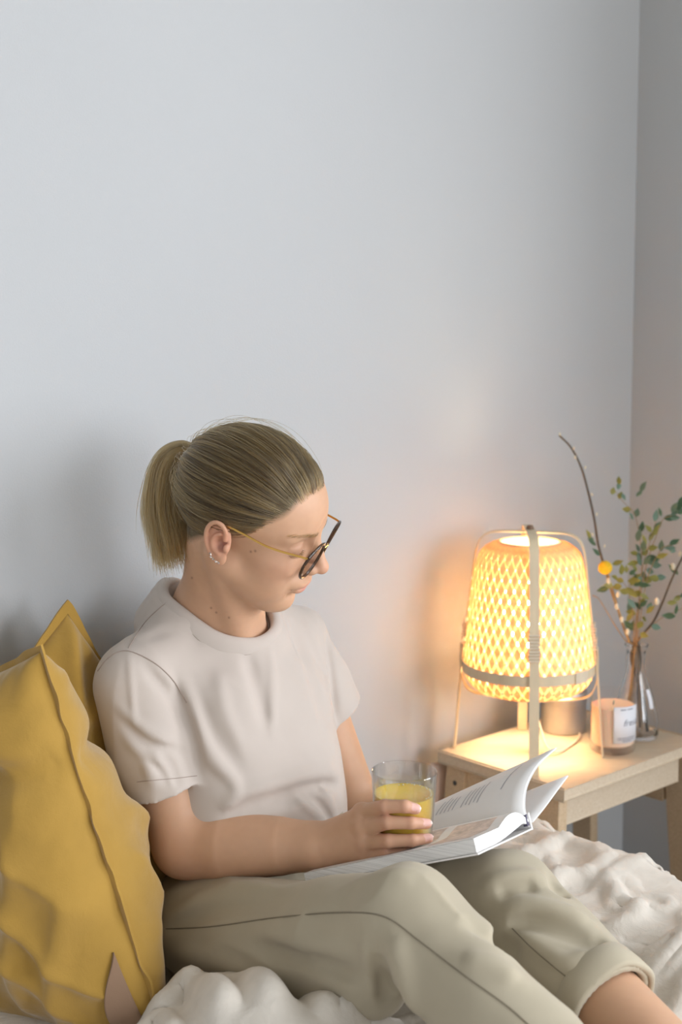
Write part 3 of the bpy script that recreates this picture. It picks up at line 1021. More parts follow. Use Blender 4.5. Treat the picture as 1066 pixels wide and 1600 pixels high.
# tall pussy-willow twig on the left
tw = empty('willow_twig', vc + [0, 0, .01], 'tall dark pussy willow twig bending left above the lamp', 'twig')
P1 = path_px([(874, 680), (893, 700), (909, 732), (921, 775), (929, 812), (935, 850), (946, 890), (958, 925), (970, 965), (983, 1000)], 2.50, 2.52, foot(0.02, -0.012, -0.008, 0.004))
v_, f_ = tube(P1, np.linspace(0.0017, 0.0030, 60), 8); mesh_obj('stem', v_, f_, M_twig, tw)
for (x, y, dx) in ((876, 681, -1), (896, 703, 1), (900, 717, -1), (914, 733, 1), (926, 775, -1), (932, 806, 1), (927, 838, -1), (944, 856, 1)):
    catkin(tw, px(x, y, 2.50), np.array([0.3 * dx, -0.1, 1]), 0.50)
for (x, y, a, k) in ((928, 848, 2.3, 5), (932, 852, 2.6, 4), (924, 842, 2.2, 2), (938, 868, 2.5, 4), (957, 882, 0.3, 2)):
    add_leaf(tw, px(x, y, 2.50), [math.cos(a), -0.1, math.sin(a)], k, 0.4, 0.85)
# right pussy-willow twig
tw2 = empty('willow_twig', vc + [0, 0, .01], 'dark pussy willow twig leaning right out of frame', 'twig')
P2 = path_px([(1085, 835), (1068, 868), (1050, 905), (1036, 940), (1022, 970), (1006, 990), (996, 1003)], 2.46, 2.52, foot(0.012, 0.014, 0.006, -0.004))
v_, f_ = tube(P2, np.linspace(0.0018, 0.0027, 60), 8); mesh_obj('stem', v_, f_, M_twig, tw2)
for (x, y, dx, s_) in ((1053, 891, -.5, 1.0), (1027, 945, -.3, 1.05), (1062, 870, .6, .8)):
    catkin(tw2, px(x, y, 2.48), np.array([0.3 * dx, -0.1, 1]), s_)
# bare tan twig with buds, lamp light painted into its paler bark
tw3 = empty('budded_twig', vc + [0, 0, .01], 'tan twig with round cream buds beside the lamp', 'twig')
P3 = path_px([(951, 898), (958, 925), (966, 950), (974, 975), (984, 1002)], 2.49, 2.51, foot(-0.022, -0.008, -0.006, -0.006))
v_, f_ = tube(P3, np.linspace(0.0016, 0.0021, 60), 8); mesh_obj('stem', v_, f_, mat('lamplit_tan_bark', (0.40, 0.26, 0.12), rough=.7), tw3)
for (x, y) in ((951, 908), (966, 929), (964, 948), (972, 968), (981, 987)):
    catkin(tw3, px(x, y + 5, 2.485), np.array([0, 0, 1]), 0.9)
# craspedia ball
cr = empty('yellow_ball_flower', vc + [0, 0, .01], 'single yellow globe flower on a thin stem', 'flower')
P4 = path_px([(946, 890), (952, 915), (962, 945), (975, 980), (985, 1003)], 2.485, 2.51, foot(-0.016, 0.01, -0.004, 0.002))
v_, f_ = tube(P4, 0.0011, 6); mesh_obj('stem', v_, f_, M_twig2, cr)
bm = bmesh.new(); bmesh.ops.create_icosphere(bm, subdivisions=4, radius=1.0)
bc = px(946, 887, 2.48)
for vtx in bm.verts:
    q = np.array(vtx.co); vtx.co = Vector(bc + q * 0.0122 * (1 + 0.05 * float(vnoise(q[None], 9.0, 2)[0])))
bm_obj('flower_head', bm, M_ball, cr, smooth=True)
# bare curved stem on the left
bs = empty('bare_stem', vc + [0, 0, .01], 'thin bare brown stem curving left below the yellow flower', 'twig')
P5 = path_px([(926, 930), (936, 936), (948, 955), (960, 975), (977, 1000)], 2.53, 2.53, foot(0.015, 0.012, -0.009, 0.002))
v_, f_ = tube(P5, 0.0010, 6); mesh_obj('stem', v_, f_, M_twig2, bs)
# leafy eucalyptus sprigs
SPR = [
    ('upright leafy sprig reaching highest, small leaves at its forked tip', [(960, 765), (975, 785), (990, 800), (997, 822), (1001, 850), (1003, 890), (998, 940), (990, 1003)], 2.53,
     [(968, 757, 1.7, 2), (966, 765, 1.5, 1), (971, 772, -.9, 1), (956, 773, 1.2, 3), (968, 780, 1.2, 3), (995, 776, 1.15, 0), (1000, 768, 1.0, 0), (986, 797, 3.0, 3), (990, 812, 2.3, 0), (994, 808, 1.4, 1), (1001, 832, 1.5, 4), (996, 846, 1.3, 0), (1000, 862, 2.2, 0), (1004, 868, .8, 3)]),
    ('central sprig crowded with blue-green leaves', [(1026, 805), (1022, 830), (1013, 855), (1006, 880), (1000, 920), (993, 1003)], 2.52,
     [(1023, 815, 1.4, 0), (1022, 828, .9, 0), (1020, 838, 1.2, 2), (1018, 832, 2.2, 3), (1014, 845, 1.0, 2), (1010, 852, 2.0, 2), (1013, 858, .3, 3), (1006, 862, 1.6, 0), (1010, 870, -.2, 4), (1004, 872, 2.6, 0), (997, 866, 2.9, 3), (1006, 882, .9, 0), (1012, 880, .2, 0), (1002, 884, 2.0, 0), (1004, 892, -1.2, 0), (1010, 890, -.4, 1), (998, 878, 3.4, 2), (1001, 900, -1.8, 0), (996, 892, 2.4, 2), (1018, 884, .1, 1)]),
    ('low bushy sprig with olive and mustard leaves', [(968, 905), (978, 915), (985, 935), (990, 965), (991, 1003)], 2.50,
     [(966, 905, 2.6, 3), (972, 898, 1.8, 2), (979, 895, 1.6, 3), (984, 898, .8, 5), (975, 908, 3.0, 3), (981, 908, .1, 2), (988, 908, .6, 2), (972, 916, 3.3, 3), (979, 918, -.8, 2), (986, 915, 1.2, 3), (990, 915, .2, 4), (997, 914, -.1, 4), (1006, 908, .3, 3), (1000, 905, 2.4, 5), (984, 926, 2.8, 2), (990, 925, -.3, 3), (981, 935, -1.0, 0), (988, 938, -1.9, 0), (1000, 928, -.6, 2), (1004, 935, -1.3, 3), (958, 915, 3.0, 3), (952, 918, 3.5, 4)]),
    ('right sprig with pointed dark leaves fanning past the corner', [(1062, 798), (1050, 806), (1036, 812), (1025, 840), (1014, 870), (1003, 920), (994, 1003)], 2.51,
     [(1034, 807, 2.0, 4), (1037, 810, 0, 4), (1047, 809, -.05, 4), (1049, 800, 1.0, 0), (1054, 796, .6, 4), (1056, 800, .2, 5), (1060, 788, .7, 4), (1048, 805, .5, 0)]),
    ('drooping sprig with sparse dark leaves at the right edge', [(1062, 848), (1050, 852), (1035, 856), (1028, 868), (1020, 882), (1008, 920), (996, 1003)], 2.50,
     [(1046, 851, .35, 4), (1033, 862, 1.5, 0), (1038, 856, -.1, 0), (1026, 871, .4, 2), (1045, 858, -.3, 1), (1026, 903, .1, 1), (1030, 906, 2.8, 3)]),
    ('low right sprig with a few long leaves', [(1075, 945), (1058, 955), (1040, 962), (1022, 975), (1008, 990), (996, 1003)], 2.49,
     [(1052, 938, .4, 2), (1062, 932, .3, 4), (1056, 960, 1.6, 4), (1056, 963, 3.05, 4), (1042, 942, 0, 2), (1060, 898, 2.4, 4), (1018, 978, -.2, 1), (1010, 958, .7, 2)]),
    ('short inner sprig of brownish green leaves at the bottle mouth', [(1000, 935), (998, 960), (995, 985), (992, 1003)], 2.50,
     [(1000, 948, .8, 4), (1002, 952, 2.4, 4), (994, 960, 2.8, 3), (1003, 965, -.6, 3), (988, 958, -2.0, 2), (985, 985, 1.2, 4), (997, 982, .9, 3), (1000, 990, -.3, 3), (990, 985, 2.3, 4), (1012, 955, 1.0, 1)]),
]
for i, (lab_, pts, dd, lv) in enumerate(SPR):
    sp_ = empty('leafy_sprig', vc + [0, 0, .01], lab_, 'sprig', 'leafy sprigs in the bottle')
    an = i * 0.9
    Pq = path_px(pts, dd, dd, foot(0.016 * math.cos(an), 0.016 * math.sin(an), 0.006 * math.cos(an), 0.006 * math.sin(an)))
    v_, f_ = tube(Pq, np.linspace(0.0005, 0.0012, 60), 6); mesh_obj('stem', v_, f_, M_twig2, sp_)
    for (x, y, a, k) in lv:
        dj = dd + random.uniform(-0.018, 0.018)
        add_leaf(sp_, px(x, y, dj), [math.cos(a), random.uniform(-.5, .5), math.sin(a)], k, random.uniform(0, 6.3), random.uniform(0.75, 1.05))
# ------------------------------------------------------------------ implicit modelling: smooth-blended volumes, surface nets
class Field:
    def __init__(self, lo, hi, h, pad=0.0):
        self.h = h
        self.pad = pad
        self.lo = np.array(lo, np.float32)
        self.n = np.ceil((np.array(hi) - np.array(lo)) / h).astype(int) + 1
        self.D = np.full(self.n, 0.06 if pad == 0 else 0.2, np.float32)

    def box(self, lo, hi, pad):
        a = np.clip(np.floor((np.asarray(lo) - pad - self.lo) / self.h).astype(int), 0, self.n)
        b = np.clip(np.ceil((np.asarray(hi) + pad - self.lo) / self.h).astype(int) + 1, 0, self.n)
        if (b <= a).any():
            return None, None
        sl = tuple(slice(i, j) for i, j in zip(a, b))
        ax = [self.lo[k] + self.h * np.arange(a[k], b[k], dtype=np.float32) for k in range(3)]
        return sl, (ax[0][:, None, None], ax[1][None, :, None], ax[2][None, None, :])

    def add(self, prim, k=0.01):
        f, lo, hi = prim
        sl, g = self.box(lo, hi, max(self.pad, k + 2 * self.h + 0.004))
        if sl is None:
            return self
        d = f(*g)
        A = self.D[sl]
        if k <= 0:
            self.D[sl] = np.minimum(A, d)
        else:
            hh = np.clip(0.5 + 0.5 * (A - d) / k, 0, 1)
            self.D[sl] = A * (1 - hh) + d * hh - k * hh * (1 - hh)
        return self

    def sub(self, prim, k=0.004):
        f, lo, hi = prim
        sl, g = self.box(lo, hi, k + 2 * self.h)
        if sl is None:
            return self
        d = -f(*g)
        A = self.D[sl]
        if k <= 0:
            self.D[sl] = np.maximum(A, d)
        else:
            hh = np.clip(0.5 - 0.5 * (A - d) / k, 0, 1)
            self.D[sl] = A * (1 - hh) + d * hh + k * hh * (1 - hh)
        return self

    def fold(self, pts, amp, wd, fade=True):
        """raise (amp>0) or sink a soft crease along a polyline"""
        pts = np.asarray(pts, np.float32)
        wdm = wd
        sl, g = self.box(pts.min(0), pts.max(0), 3 * wdm)
        if sl is None:
            return self
        best = None
        n = len(pts) - 1
        for i in range(n):
            a, b = pts[i], pts[i + 1]
            ab = b - a
            den = float(ab @ ab) + 1e-9
            X, Y, Zz = g[0] - a[0], g[1] - a[1], g[2] - a[2]
            t = np.clip((X * ab[0] + Y * ab[1] + Zz * ab[2]) / den, 0, 1)
            d2 = (X - t * ab[0]) ** 2 + (Y - t * ab[1]) ** 2 + (Zz - t * ab[2]) ** 2
            s = (i + t) / n
            if best is None:
                best, bs = d2, s
            else:
                m_ = d2 < best
                best = np.where(m_, d2, best); bs = np.where(m_, s, bs)
        e = np.exp(-best / (wdm * wdm))
        if fade:
            e = e * np.clip(np.sin(np.pi * np.clip(bs * 0.92 + 0.04, 0, 1)) * 1.5, 0, 1)
        self.D[sl] -= (amp * e).astype(np.float32)
        return self

    def noise(self, scale, amp, seed, lo=None, hi=None, stretch=(1, 1, 1), ridge=False):
        m_ = np.abs(self.D) < 0.02
        if lo is not None:
            sl, g = self.box(lo, hi, 0)
            mk = np.zeros_like(m_); mk[sl] = True
            m_ &= mk
        idx = np.argwhere(m_)
        P = self.lo + idx * self.h
        q = vnoise(P * np.array(stretch), scale, seed)
        if ridge:
            q = (1 - np.abs(q)) ** 3 - 0.25
        self.D[m_] -= (amp * q).astype(np.float32)
        return self

    def mesh(self):
        D = self.D
        ins = D < 0
        c = np.zeros(np.array(D.shape) - 1, np.int8)
        for i in (0, 1):
            for j in (0, 1):
                for k in (0, 1):
                    c += ins[i:D.shape[0] - 1 + i, j:D.shape[1] - 1 + j, k:D.shape[2] - 1 + k]
        act = (c > 0) & (c < 8)
        idx = np.argwhere(act)
        vid = np.full(act.shape, -1, np.int64)
        vid[act] = np.arange(len(idx))
        corners = np.array([(i, j, k) for i in (0, 1) for j in (0, 1) for k in (0, 1)])
        vals = np.stack([D[idx[:, 0] + q[0], idx[:, 1] + q[1], idx[:, 2] + q[2]] for q in corners], 1)
        S = np.zeros((len(idx), 3)); C_ = np.zeros(len(idx))
        for a in range(8):
            for b in range(a + 1, 8):
                if np.abs(corners[a] - corners[b]).sum() != 1:
                    continue
                va, vb = vals[:, a], vals[:, b]
                cr = (va < 0) != (vb < 0)
                t = np.where(cr, va / np.where(cr, va - vb, 1), 0)
                p = corners[a] + t[:, None] * (corners[b] - corners[a])
                S += p * cr[:, None]; C_ += cr
        V = self.lo + (idx + S / C_[:, None]) * self.h
        F = []
        for ax in range(3):
            o1, o2 = [(1, 2), (2, 0), (0, 1)][ax]
            s0 = [slice(1, -1)] * 3; s0[ax] = slice(0, -1)
            s1 = [slice(1, -1)] * 3; s1[ax] = slice(1, None)
            A, B = ins[tuple(s0)], ins[tuple(s1)]
            for flip, mk in ((False, A & ~B), (True, ~A & B)):
                e = np.argwhere(mk)
                if len(e) == 0:
                    continue
                off = np.array([1, 1, 1]); off[ax] = 0
                e = e + off
                d1 = np.zeros(3, int); d1[o1] = 1
                d2 = np.zeros(3, int); d2[o2] = 1
                q = [e - d1 - d2, e - d2, e, e - d1]
                ids = np.stack([vid[x[:, 0], x[:, 1], x[:, 2]] for x in q], 1)
                F.append(ids[:, ::-1] if flip else ids)
        F = np.concatenate(F)
        F = F[(F >= 0).all(1)]
        return V, F


def rcone(a, b, ra, rb):
    a = np.asarray(a, np.float32); b = np.asarray(b, np.float32)
    ab = b - a
    den = float(ab @ ab) + 1e-12

    def f(X, Y, Zz):
        x, y, z = X - a[0], Y - a[1], Zz - a[2]
        t = np.clip((x * ab[0] + y * ab[1] + z * ab[2]) / den, 0, 1)
        return np.sqrt((x - t * ab[0]) ** 2 + (y - t * ab[1]) ** 2 + (z - t * ab[2]) ** 2) - (ra + (rb - ra) * t)
    r = max(ra, rb)
    return f, np.minimum(a, b) - r, np.maximum(a, b) + r


def chain(pts, radii):
    """one limb through several joints, radius eased along it"""
    prims = [rcone(pts[i], pts[i + 1], radii[i], radii[i + 1]) for i in range(len(pts) - 1)]

    def f(X, Y, Zz):
        d = None
        for p in prims:
            q = p[0](X, Y, Zz)
            d = q if d is None else np.minimum(d, q)
        return d
    return f, np.min([p[1] for p in prims], 0), np.max([p[2] for p in prims], 0)


def ellip(c, r, axes=None):
    c = np.asarray(c, np.float32); r = np.asarray(r, np.float32)
    A = np.eye(3, dtype=np.float32) if axes is None else np.asarray(axes, np.float32)

    def f(X, Y, Zz):
        x, y, z = X - c[0], Y - c[1], Zz - c[2]
        p = [(x * A[i, 0] + y * A[i, 1] + z * A[i, 2]) for i in range(3)]
        k0 = np.sqrt(sum((p[i] / r[i]) ** 2 for i in range(3)))
        k1 = np.sqrt(sum((p[i] / (r[i] * r[i])) ** 2 for i in range(3)))
        return k0 * (k0 - 1.0) / np.maximum(k1, 1e-6)
    e = np.sqrt(((A * r[:, None]) ** 2).sum(0))
    return f, c - e, c + e


def halfspace(p, n, lo, hi):
    """everything on the n side of a plane, inside a box"""
    p = np.asarray(p, np.float32); n = np.asarray(n, np.float32) / np.linalg.norm(n)
    return (lambda X, Y, Zz: -((X - p[0]) * n[0] + (Y - p[1]) * n[1] + (Zz - p[2]) * n[2])), np.asarray(lo), np.asarray(hi)


def rot_axes(fwd, upish):
    f = np.asarray(fwd, float); f /= np.linalg.norm(f)
    l = np.cross(upish, f); l /= np.linalg.norm(l)
    return np.stack([f, l, np.cross(f, l)])
# ------------------------------------------------------------------ the woman; room coordinates (v, u, z) throughout
def to_room(p):
    q = np.asarray(p, float) - OO
    return np.stack([q @ VV, q @ UU, q[..., 2]], -1)


def pr_(x, y, d):
    return to_room(px(x, y, d))


M_skin, nt, N, L, b = new_mat('skin')
at_ = N.new('ShaderNodeAttribute'); at_.attribute_name = 'tone'
L.new(at_.outputs['Color'], b.inputs['Base Color'])
b.inputs['Roughness'].default_value = 0.48
b.inputs['Specular IOR Level'].default_value = 0.35
b.inputs['Subsurface Weight'].default_value = 0.18
b.inputs['Subsurface Radius'].default_value = (0.010, 0.004, 0.002)
b.inputs['Subsurface Scale'].default_value = 1.0
nz = N.new('ShaderNodeTexNoise'); nz.inputs['Scale'].default_value = 900
bp = N.new('ShaderNodeBump'); bp.inputs['Strength'].default_value = 0.12; bp.inputs['Distance'].default_value = 0.0004
tcn = N.new('ShaderNodeTexCoord'); L.new(tcn.outputs['Object'], nz.inputs['Vector'])
L.new(nz.outputs['Fac'], bp.inputs['Height']); L.new(bp.outputs['Normal'], b.inputs['Normal'])
M_shirt = weave_mat('beige_jersey', (0.535, 0.468, 0.42), thread=2600, var=0.025, bump=0.15, sheen=0.25)
M_trous = weave_mat('khaki_cotton', (0.435, 0.382, 0.285), thread=2400, var=0.035, bump=0.2, sheen=0.15)
M_thread = weave_mat('khaki_seam', (0.20, 0.17, 0.12))
M_seam2 = weave_mat('jersey_seam', (0.36, 0.29, 0.25))

# head frame (room coordinates)
def rot_head(yaw, pitch, roll):
    f = np.array([math.cos(yaw) * math.cos(pitch), math.sin(yaw) * math.cos(pitch), math.sin(pitch)])
    l = np.cross([0, 0, 1.0], f); l /= np.linalg.norm(l)
    u = np.cross(f, l)
    c, s = math.cos(roll), math.sin(roll)
    return f, c * l + s * u, c * u - s * l


HFw, HLw, HUw = rot_head(math.radians(-12.8), math.radians(-24.0), math.radians(14.5))
HPw = np.array([-0.1186, 1.8272, 0.9890])


def HW_(P):
    P = np.asarray(P, float)
    return HPw + P[..., 0:1] * HFw + P[..., 1:2] * HLw + P[..., 2:3] * HUw


def to_head(pw):
    q = np.asarray(pw, float) - HPw
    return np.stack([q @ HFw, q @ HLw, q @ HUw], -1)


NB = LW(np.array([0.185, -0.235, 0.845]))          # base of the neck, world
nb = to_head(NB)
chest_r = to_head(LW(np.array([0.200, -0.300, 0.790])))
chest_l = to_head(LW(np.array([0.205, -0.165, 0.785])))
chest_c = to_head(LW(np.array([0.215, -0.235, 0.785])))

# ---- head and neck
hf = Field((-0.125, -0.125, -0.235), (0.130, 0.145, 0.140), 0.00135)
hf.add(ellip((-0.010, 0, 0.040), (0.092, 0.0735, 0.0755)), 0)
hf.add(ellip((0.030, 0, 0.042), (0.060, 0.062, 0.064)), 0.02)
hf.add(ellip((0.030, 0, -0.022), (0.058, 0.0565, 0.064)), 0.02)
hf.add(ellip((0.040, 0, -0.052), (0.044, 0.040, 0.040)), 0.02)
hf.add(ellip((0.0715, 0, -0.081), (0.0180, 0.021, 0.0165)), 0.018)
for s in (-1, 1):
    hf.add(rcone((0.004, s * 0.050, -0.040), (0.058, s * 0.016, -0.081), 0.0165, 0.0135), 0.020)
    hf.add(ellip((0.052, s * 0.038, -0.012), (0.026, 0.021, 0.021)), 0.018)
    hf.add(ellip((0.046, s * 0.034, -0.046), (0.030, 0.020, 0.026)), 0.020)
    hf.add(rcone((0.0785, s * 0.010, 0.038), (0.060, s * 0.044, 0.034), 0.0085, 0.008), 0.012)
    hf.sub(ellip((0.092, s * 0.030, 0.018), (0.017, 0.018, 0.0125)), 0.012)
    hf.add(ellip((0.0690, s * 0.0315, 0.0155), (0.0135, 0.0145, 0.0125)), 0.004)
    hf.fold([(0.081, s * 0.018, 0.0115), (0.0835, s * 0.031, 0.0075), (0.076, s * 0.045, 0.011)], -0.0013, 0.0016, False)
    hf.fold([(0.080, s * 0.020, 0.0215), (0.082, s * 0.032, 0.0245), (0.073, s * 0.046, 0.0205)], -0.0012, 0.0016, False)
# nose
hf.add(rcone((0.0855, 0, 0.026), (0.1065, 0, -0.008), 0.0062, 0.0075), 0.010)
hf.add(ellip((0.1080, 0, -0.0125), (0.0098, 0.0098, 0.0088)), 0.007)
for s in (-1, 1):
    hf.add(ellip((0.0960, s * 0.0115, -0.0165), (0.0105, 0.0066, 0.0076)), 0.006)
    hf.sub(ellip((0.1005, s * 0.0060, -0.0225), (0.0058, 0.0034, 0.0040)), 0.002)
    hf.fold([(0.0925, s * 0.0185, -0.012), (0.0885, s * 0.0200, -0.020)], -0.0016, 0.0022, False)
    hf.fold([(0.086, s * 0.021, -0.022), (0.080, s * 0.030, -0.036), (0.074, s * 0.033, -0.046)], -0.0014, 0.004, False)
# lips
hf.add(ellip((0.0850, 0, -0.040), (0.0150, 0.026, 0.014)), 0.012)
hf.add(ellip((0.0935, 0, -0.0410), (0.0072, 0.0190, 0.0050)), 0.005)
hf.add(ellip((0.0905, 0, -0.0525), (0.0078, 0.0170, 0.0060)), 0.006)
hf.fold([(0.0815, -0.0265, -0.0468), (0.0950, -0.012, -0.0462), (0.1005, 0, -0.0468), (0.0950, 0.012, -0.0462), (0.0815, 0.0265, -0.0468)], -0.0040, 0.0020, False)
hf.fold([(0.083, -0.016, -0.0635), (0.0875, 0, -0.0645), (0.083, 0.016, -0.0635)], -0.0022, 0.0050, False)
hf.fold([(0.101, 0, -0.026), (0.1005, 0, -0.036)], -0.0012, 0.0025, False)
# neck, shoulders' root, collarbones
skull_base = (-0.022, 0.002, -0.035)
hf.add(chain([skull_base, nb * 0.5 + np.array(skull_base) * 0.5, nb], [0.053, 0.0515, 0.0560]), 0.022)
hf.add(rcone((0.020, 0, -0.060), nb + (chest_c - nb) * 0.3 + np.array([0.012, 0, 0]), 0.024, 0.040), 0.03)
hf.add(rcone(chest_r, chest_l, 0.040, 0.040), 0.03)
hf.add(rcone(nb, chest_c, 0.056, 0.050), 0.03)
for s, ce in ((-1, chest_r), (1, chest_l)):
    hf.add(rcone((-0.020, s * 0.055, -0.030), nb * 0.35 + chest_c * 0.65 + np.array([0.036, s * 0.010, 0.012]), 0.010, 0.009), 0.020)
# ear
def ear(f, s):
    E = np.stack([np.array([0.93, s * 0.20, 0.28]), np.array([-0.12, s * 0.98, 0.06]), np.array([-0.27, 0, 0.96])])
    E = E / np.linalg.norm(E, axis=1)[:, None]
    c = np.array([-0.0115, s * 0.0775, 0.001])
    def e(x, y, z):
        return c + x * E[0] + y * E[1] + z * E[2]
    f.add(ellip(e(0, 0, 0.004), (0.0165, 0.0050, 0.0255), E), 0.003)
    f.add(ellip(e(0.0015, 0.000, -0.0215), (0.0088, 0.0048, 0.0100), E), 0.005)
    f.sub(ellip(e(0.0055, 0.0062, -0.002), (0.0085, 0.0080, 0.0110), E), 0.002)
    f.sub(ellip(e(-0.001, 0.0068, 0.014), (0.0090, 0.0042, 0.0090), E), 0.003)
    rim = [e(0.0095, 0.002, 0.006), e(0.0115, 0.004, 0.017), e(0.0065, 0.006, 0.0265), e(-0.003, 0.0070, 0.0285), e(-0.012, 0.0072, 0.022), e(-0.0165, 0.0070, 0.010), e(-0.0155, 0.0060, -0.004), e(-0.0105, 0.0045, -0.016), e(-0.004, 0.003, -0.0245)]
    f.add(chain(spline(rim, 18), np.full(18, 0.0029)), 0.0025)
    anti = [e(0.004, 0.0045, 0.0135), e(-0.003, 0.0055, 0.010), e(-0.0075, 0.0058, 0.001), e(-0.0060, 0.0050, -0.009), e(0.0015, 0.0045, -0.0145)]
    f.add(chain(spline(anti, 12), np.full(12, 0.0024)), 0.003)
    f.add(ellip(e(0.0118, 0.0030, -0.005), (0.0036, 0.0032, 0.0055), E), 0.003)
    return e
EAR = ear(hf, -1)
ear(hf, 1)
HV, HFc = hf.mesh()
del hf

# skin colour of the head, per vertex
def mixc(c, tgt, w):
    w = np.clip(w, 0, 1)[:, None]
    return c * (1 - w) + np.array(tgt) * w


SKIN = np.array([0.585, 0.348, 0.222])
HAIRD = np.array([0.13, 0.095, 0.050])


def hairline(P):
    """>0 where hair grows, head coordinates"""
    az = np.arctan2(np.abs(P[:, 1]), P[:, 0])
    zmin = np.interp(az, [0.0, 0.35, 0.62, 0.85, 1.10, 1.32, 1.50, 1.72, 1.95, 2.15, 2.6, 3.1416], [0.0845, 0.083, 0.074, 0.055, 0.040, 0.020, 0.034, 0.036, 0.012, -0.020, -0.050, -0.058])
    return P[:, 2] - zmin


gsn = lambda P, c, r: np.exp(-(((P - np.array(c)) / np.array(r)) ** 2).sum(1))
ctone = np.tile(SKIN, (len(HV), 1))
ctone *= (1 + 0.03 * vnoise(HV, 60, 1) + 0.02 * vnoise(HV, 200, 2))[:, None]
for s in (-1, 1):
    ctone = mixc(ctone, (0.66, 0.30, 0.22), 0.22 * gsn(HV, (0.062, s * 0.045, -0.014), (0.03, 0.026, 0.02)))
    ctone = mixc(ctone, (0.72, 0.32, 0.22), 0.55 * gsn(HV, (-0.012, s * 0.082, 0.006), (0.024, 0.012, 0.032)))
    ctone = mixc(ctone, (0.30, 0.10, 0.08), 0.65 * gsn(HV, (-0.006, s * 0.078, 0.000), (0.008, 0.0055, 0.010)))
    ctone = mixc(ctone, (0.20, 0.13, 0.085), 0.55 * gsn(HV, (0.078, s * 0.020, 0.037), (0.02, 0.013, 0.0032)))
    ctone = mixc(ctone, (0.20, 0.13, 0.085), 0.50 * gsn(HV, (0.064, s * 0.040, 0.0385), (0.02, 0.011, 0.0030)))
    ctone = mixc(ctone, (0.16, 0.09, 0.06), 0.75 * gsn(HV, (0.081, s * 0.031, 0.0085), (0.02, 0.013, 0.0013)))
    ctone = mixc(ctone, (0.55, 0.28, 0.20), 0.35 * gsn(HV, (0.076, s * 0.032, 0.018), (0.012, 0.018, 0.008)))
ctone = mixc(ctone, (0.68, 0.32, 0.23), 0.40 * gsn(HV, (0.110, 0, -0.012), (0.016, 0.014, 0.012)))
lip = np.maximum(gsn(HV, (0.096, 0, -0.0425), (0.014, 0.0190, 0.0046)), gsn(HV, (0.094, 0, -0.0515), (0.014, 0.0170, 0.0058)))
ctone = mixc(ctone, (0.56, 0.215, 0.185), 0.85 * np.clip(lip * 1.5 - 0.30, 0, 1))
ctone = mixc(ctone, (0.30, 0.10, 0.09), 0.7 * gsn(HV, (0.096, 0, -0.0468), (0.012, 0.022, 0.0016)))
hl = hairline(HV)
notear = ~((np.abs(HV[:, 1]) > 0.0735) & (HV[:, 0] > -0.034) & (HV[:, 0] < 0.014) & (HV[:, 2] < 0.036))
ctone = mixc(ctone, HAIRD, np.where(notear, np.clip((hl - 0.004) / 0.012, 0, 1), 0) * (HV[:, 0] < 0.09))
# moles on the neck and cheek
for (x, y, d_) in ((330, 950, 1.83), (358, 965, 1.83), (300, 903, 1.84), (392, 862, 1.79), (399, 861, 1.79), (338, 957, 1.83)):
    ray = px(x, y, 1.0) - np.array([0, 0, CAM_H]); ray /= np.linalg.norm(ray)
    q = HW_(HV) - np.array([0, 0, CAM_H]); t_ = q @ ray
    dist = np.linalg.norm(q - t_[:, None] * ray, axis=1)
    near = t_ < t_[dist < 0.004].min() + 0.02 if (dist < 0.004).any() else np.zeros(len(HV), bool)
    ctone = mixc(ctone, (0.10, 0.045, 0.03), np.where(near, 0.75 * np.exp(-(dist / 0.0012) ** 2), 0))

# ---- limb joints
SR, SL = np.array([0.195, -0.382, 0.775]), np.array([0.195, -0.098, 0.785])
ER, EL = np.array([0.255, -0.345, 0.560]), np.array([0.270, -0.045, 0.535])
WR = pr_(517, 1322, 1.825)
WL = np.array([0.40, -0.015, 0.535])
HIPR, HIPL = np.array([0.285, -0.325, 0.445]), np.array([0.285, -0.125, 0.445])
KR, KL = np.array([0.650, -0.318, 0.578]), np.array([0.628, -0.124, 0.532])
AR, AL = np.array([0.970, -0.335, 0.440]), np.array([0.990, -0.195, 0.438])

# ---- right arm and hand (the hand closes round the glass)
GC = pr_(632, 1300, 1.795)          # axis of the drinking glass near its foot
arm = Field(np.minimum(SR, ER) - [0.09, 0.09, 0.08], np.array([0.60, -0.10, 0.80]), 0.0019)
arm.add(chain([SR, SR * .5 + ER * .5, ER], [0.046, 0.0425, 0.038]), 0.02)
fa = ER * 0.72 + WR * 0.28
arm.add(chain([ER + [0, 0, 0.002], fa, ER * .35 + WR * .65, WR], [0.0420, 0.0450, 0.0380, 0.0270]), 0.02)
arm.add(ellip(WR * .93 + ER * .07, (0.026, 0.030, 0.0235)), 0.02)
K = {'i': pr_(566, 1271, 1.792), 'm': pr_(566, 1293, 1.783), 'r': pr_(570, 1315, 1.785), 'p': pr_(576, 1334, 1.790)}
FG = {
    'i': ([K['i'], pr_(602, 1260, 1.7575), pr_(633, 1260, 1.748), pr_(650, 1264, 1.7515)], [0.0120, 0.0088, 0.0080, 0.0068]),
    'm': ([K['m'], pr_(606, 1285, 1.7535), pr_(643, 1286, 1.748), pr_(667, 1287, 1.7565)], [0.0120, 0.0086, 0.0077, 0.0066]),
    'r': ([K['r'], pr_(608, 1314, 1.7545), pr_(645, 1313, 1.750), pr_(669, 1310, 1.7595)], [0.0118, 0.0086, 0.0077, 0.0064]),
    'p': ([K['p'], pr_(606, 1333, 1.765), pr_(630, 1332, 1.762), pr_(645, 1330, 1.767)], [0.0115, 0.0084, 0.0075, 0.0063]),
}
palm_in = pr_(556, 1305, 1.822)
for k in 'imrp':
    arm.add(rcone(WR * .8 + K[k] * .2, K[k], 0.0195, 0.0128), 0.014)
arm.add(ellip(palm_in, (0.030, 0.026, 0.026)), 0.02)
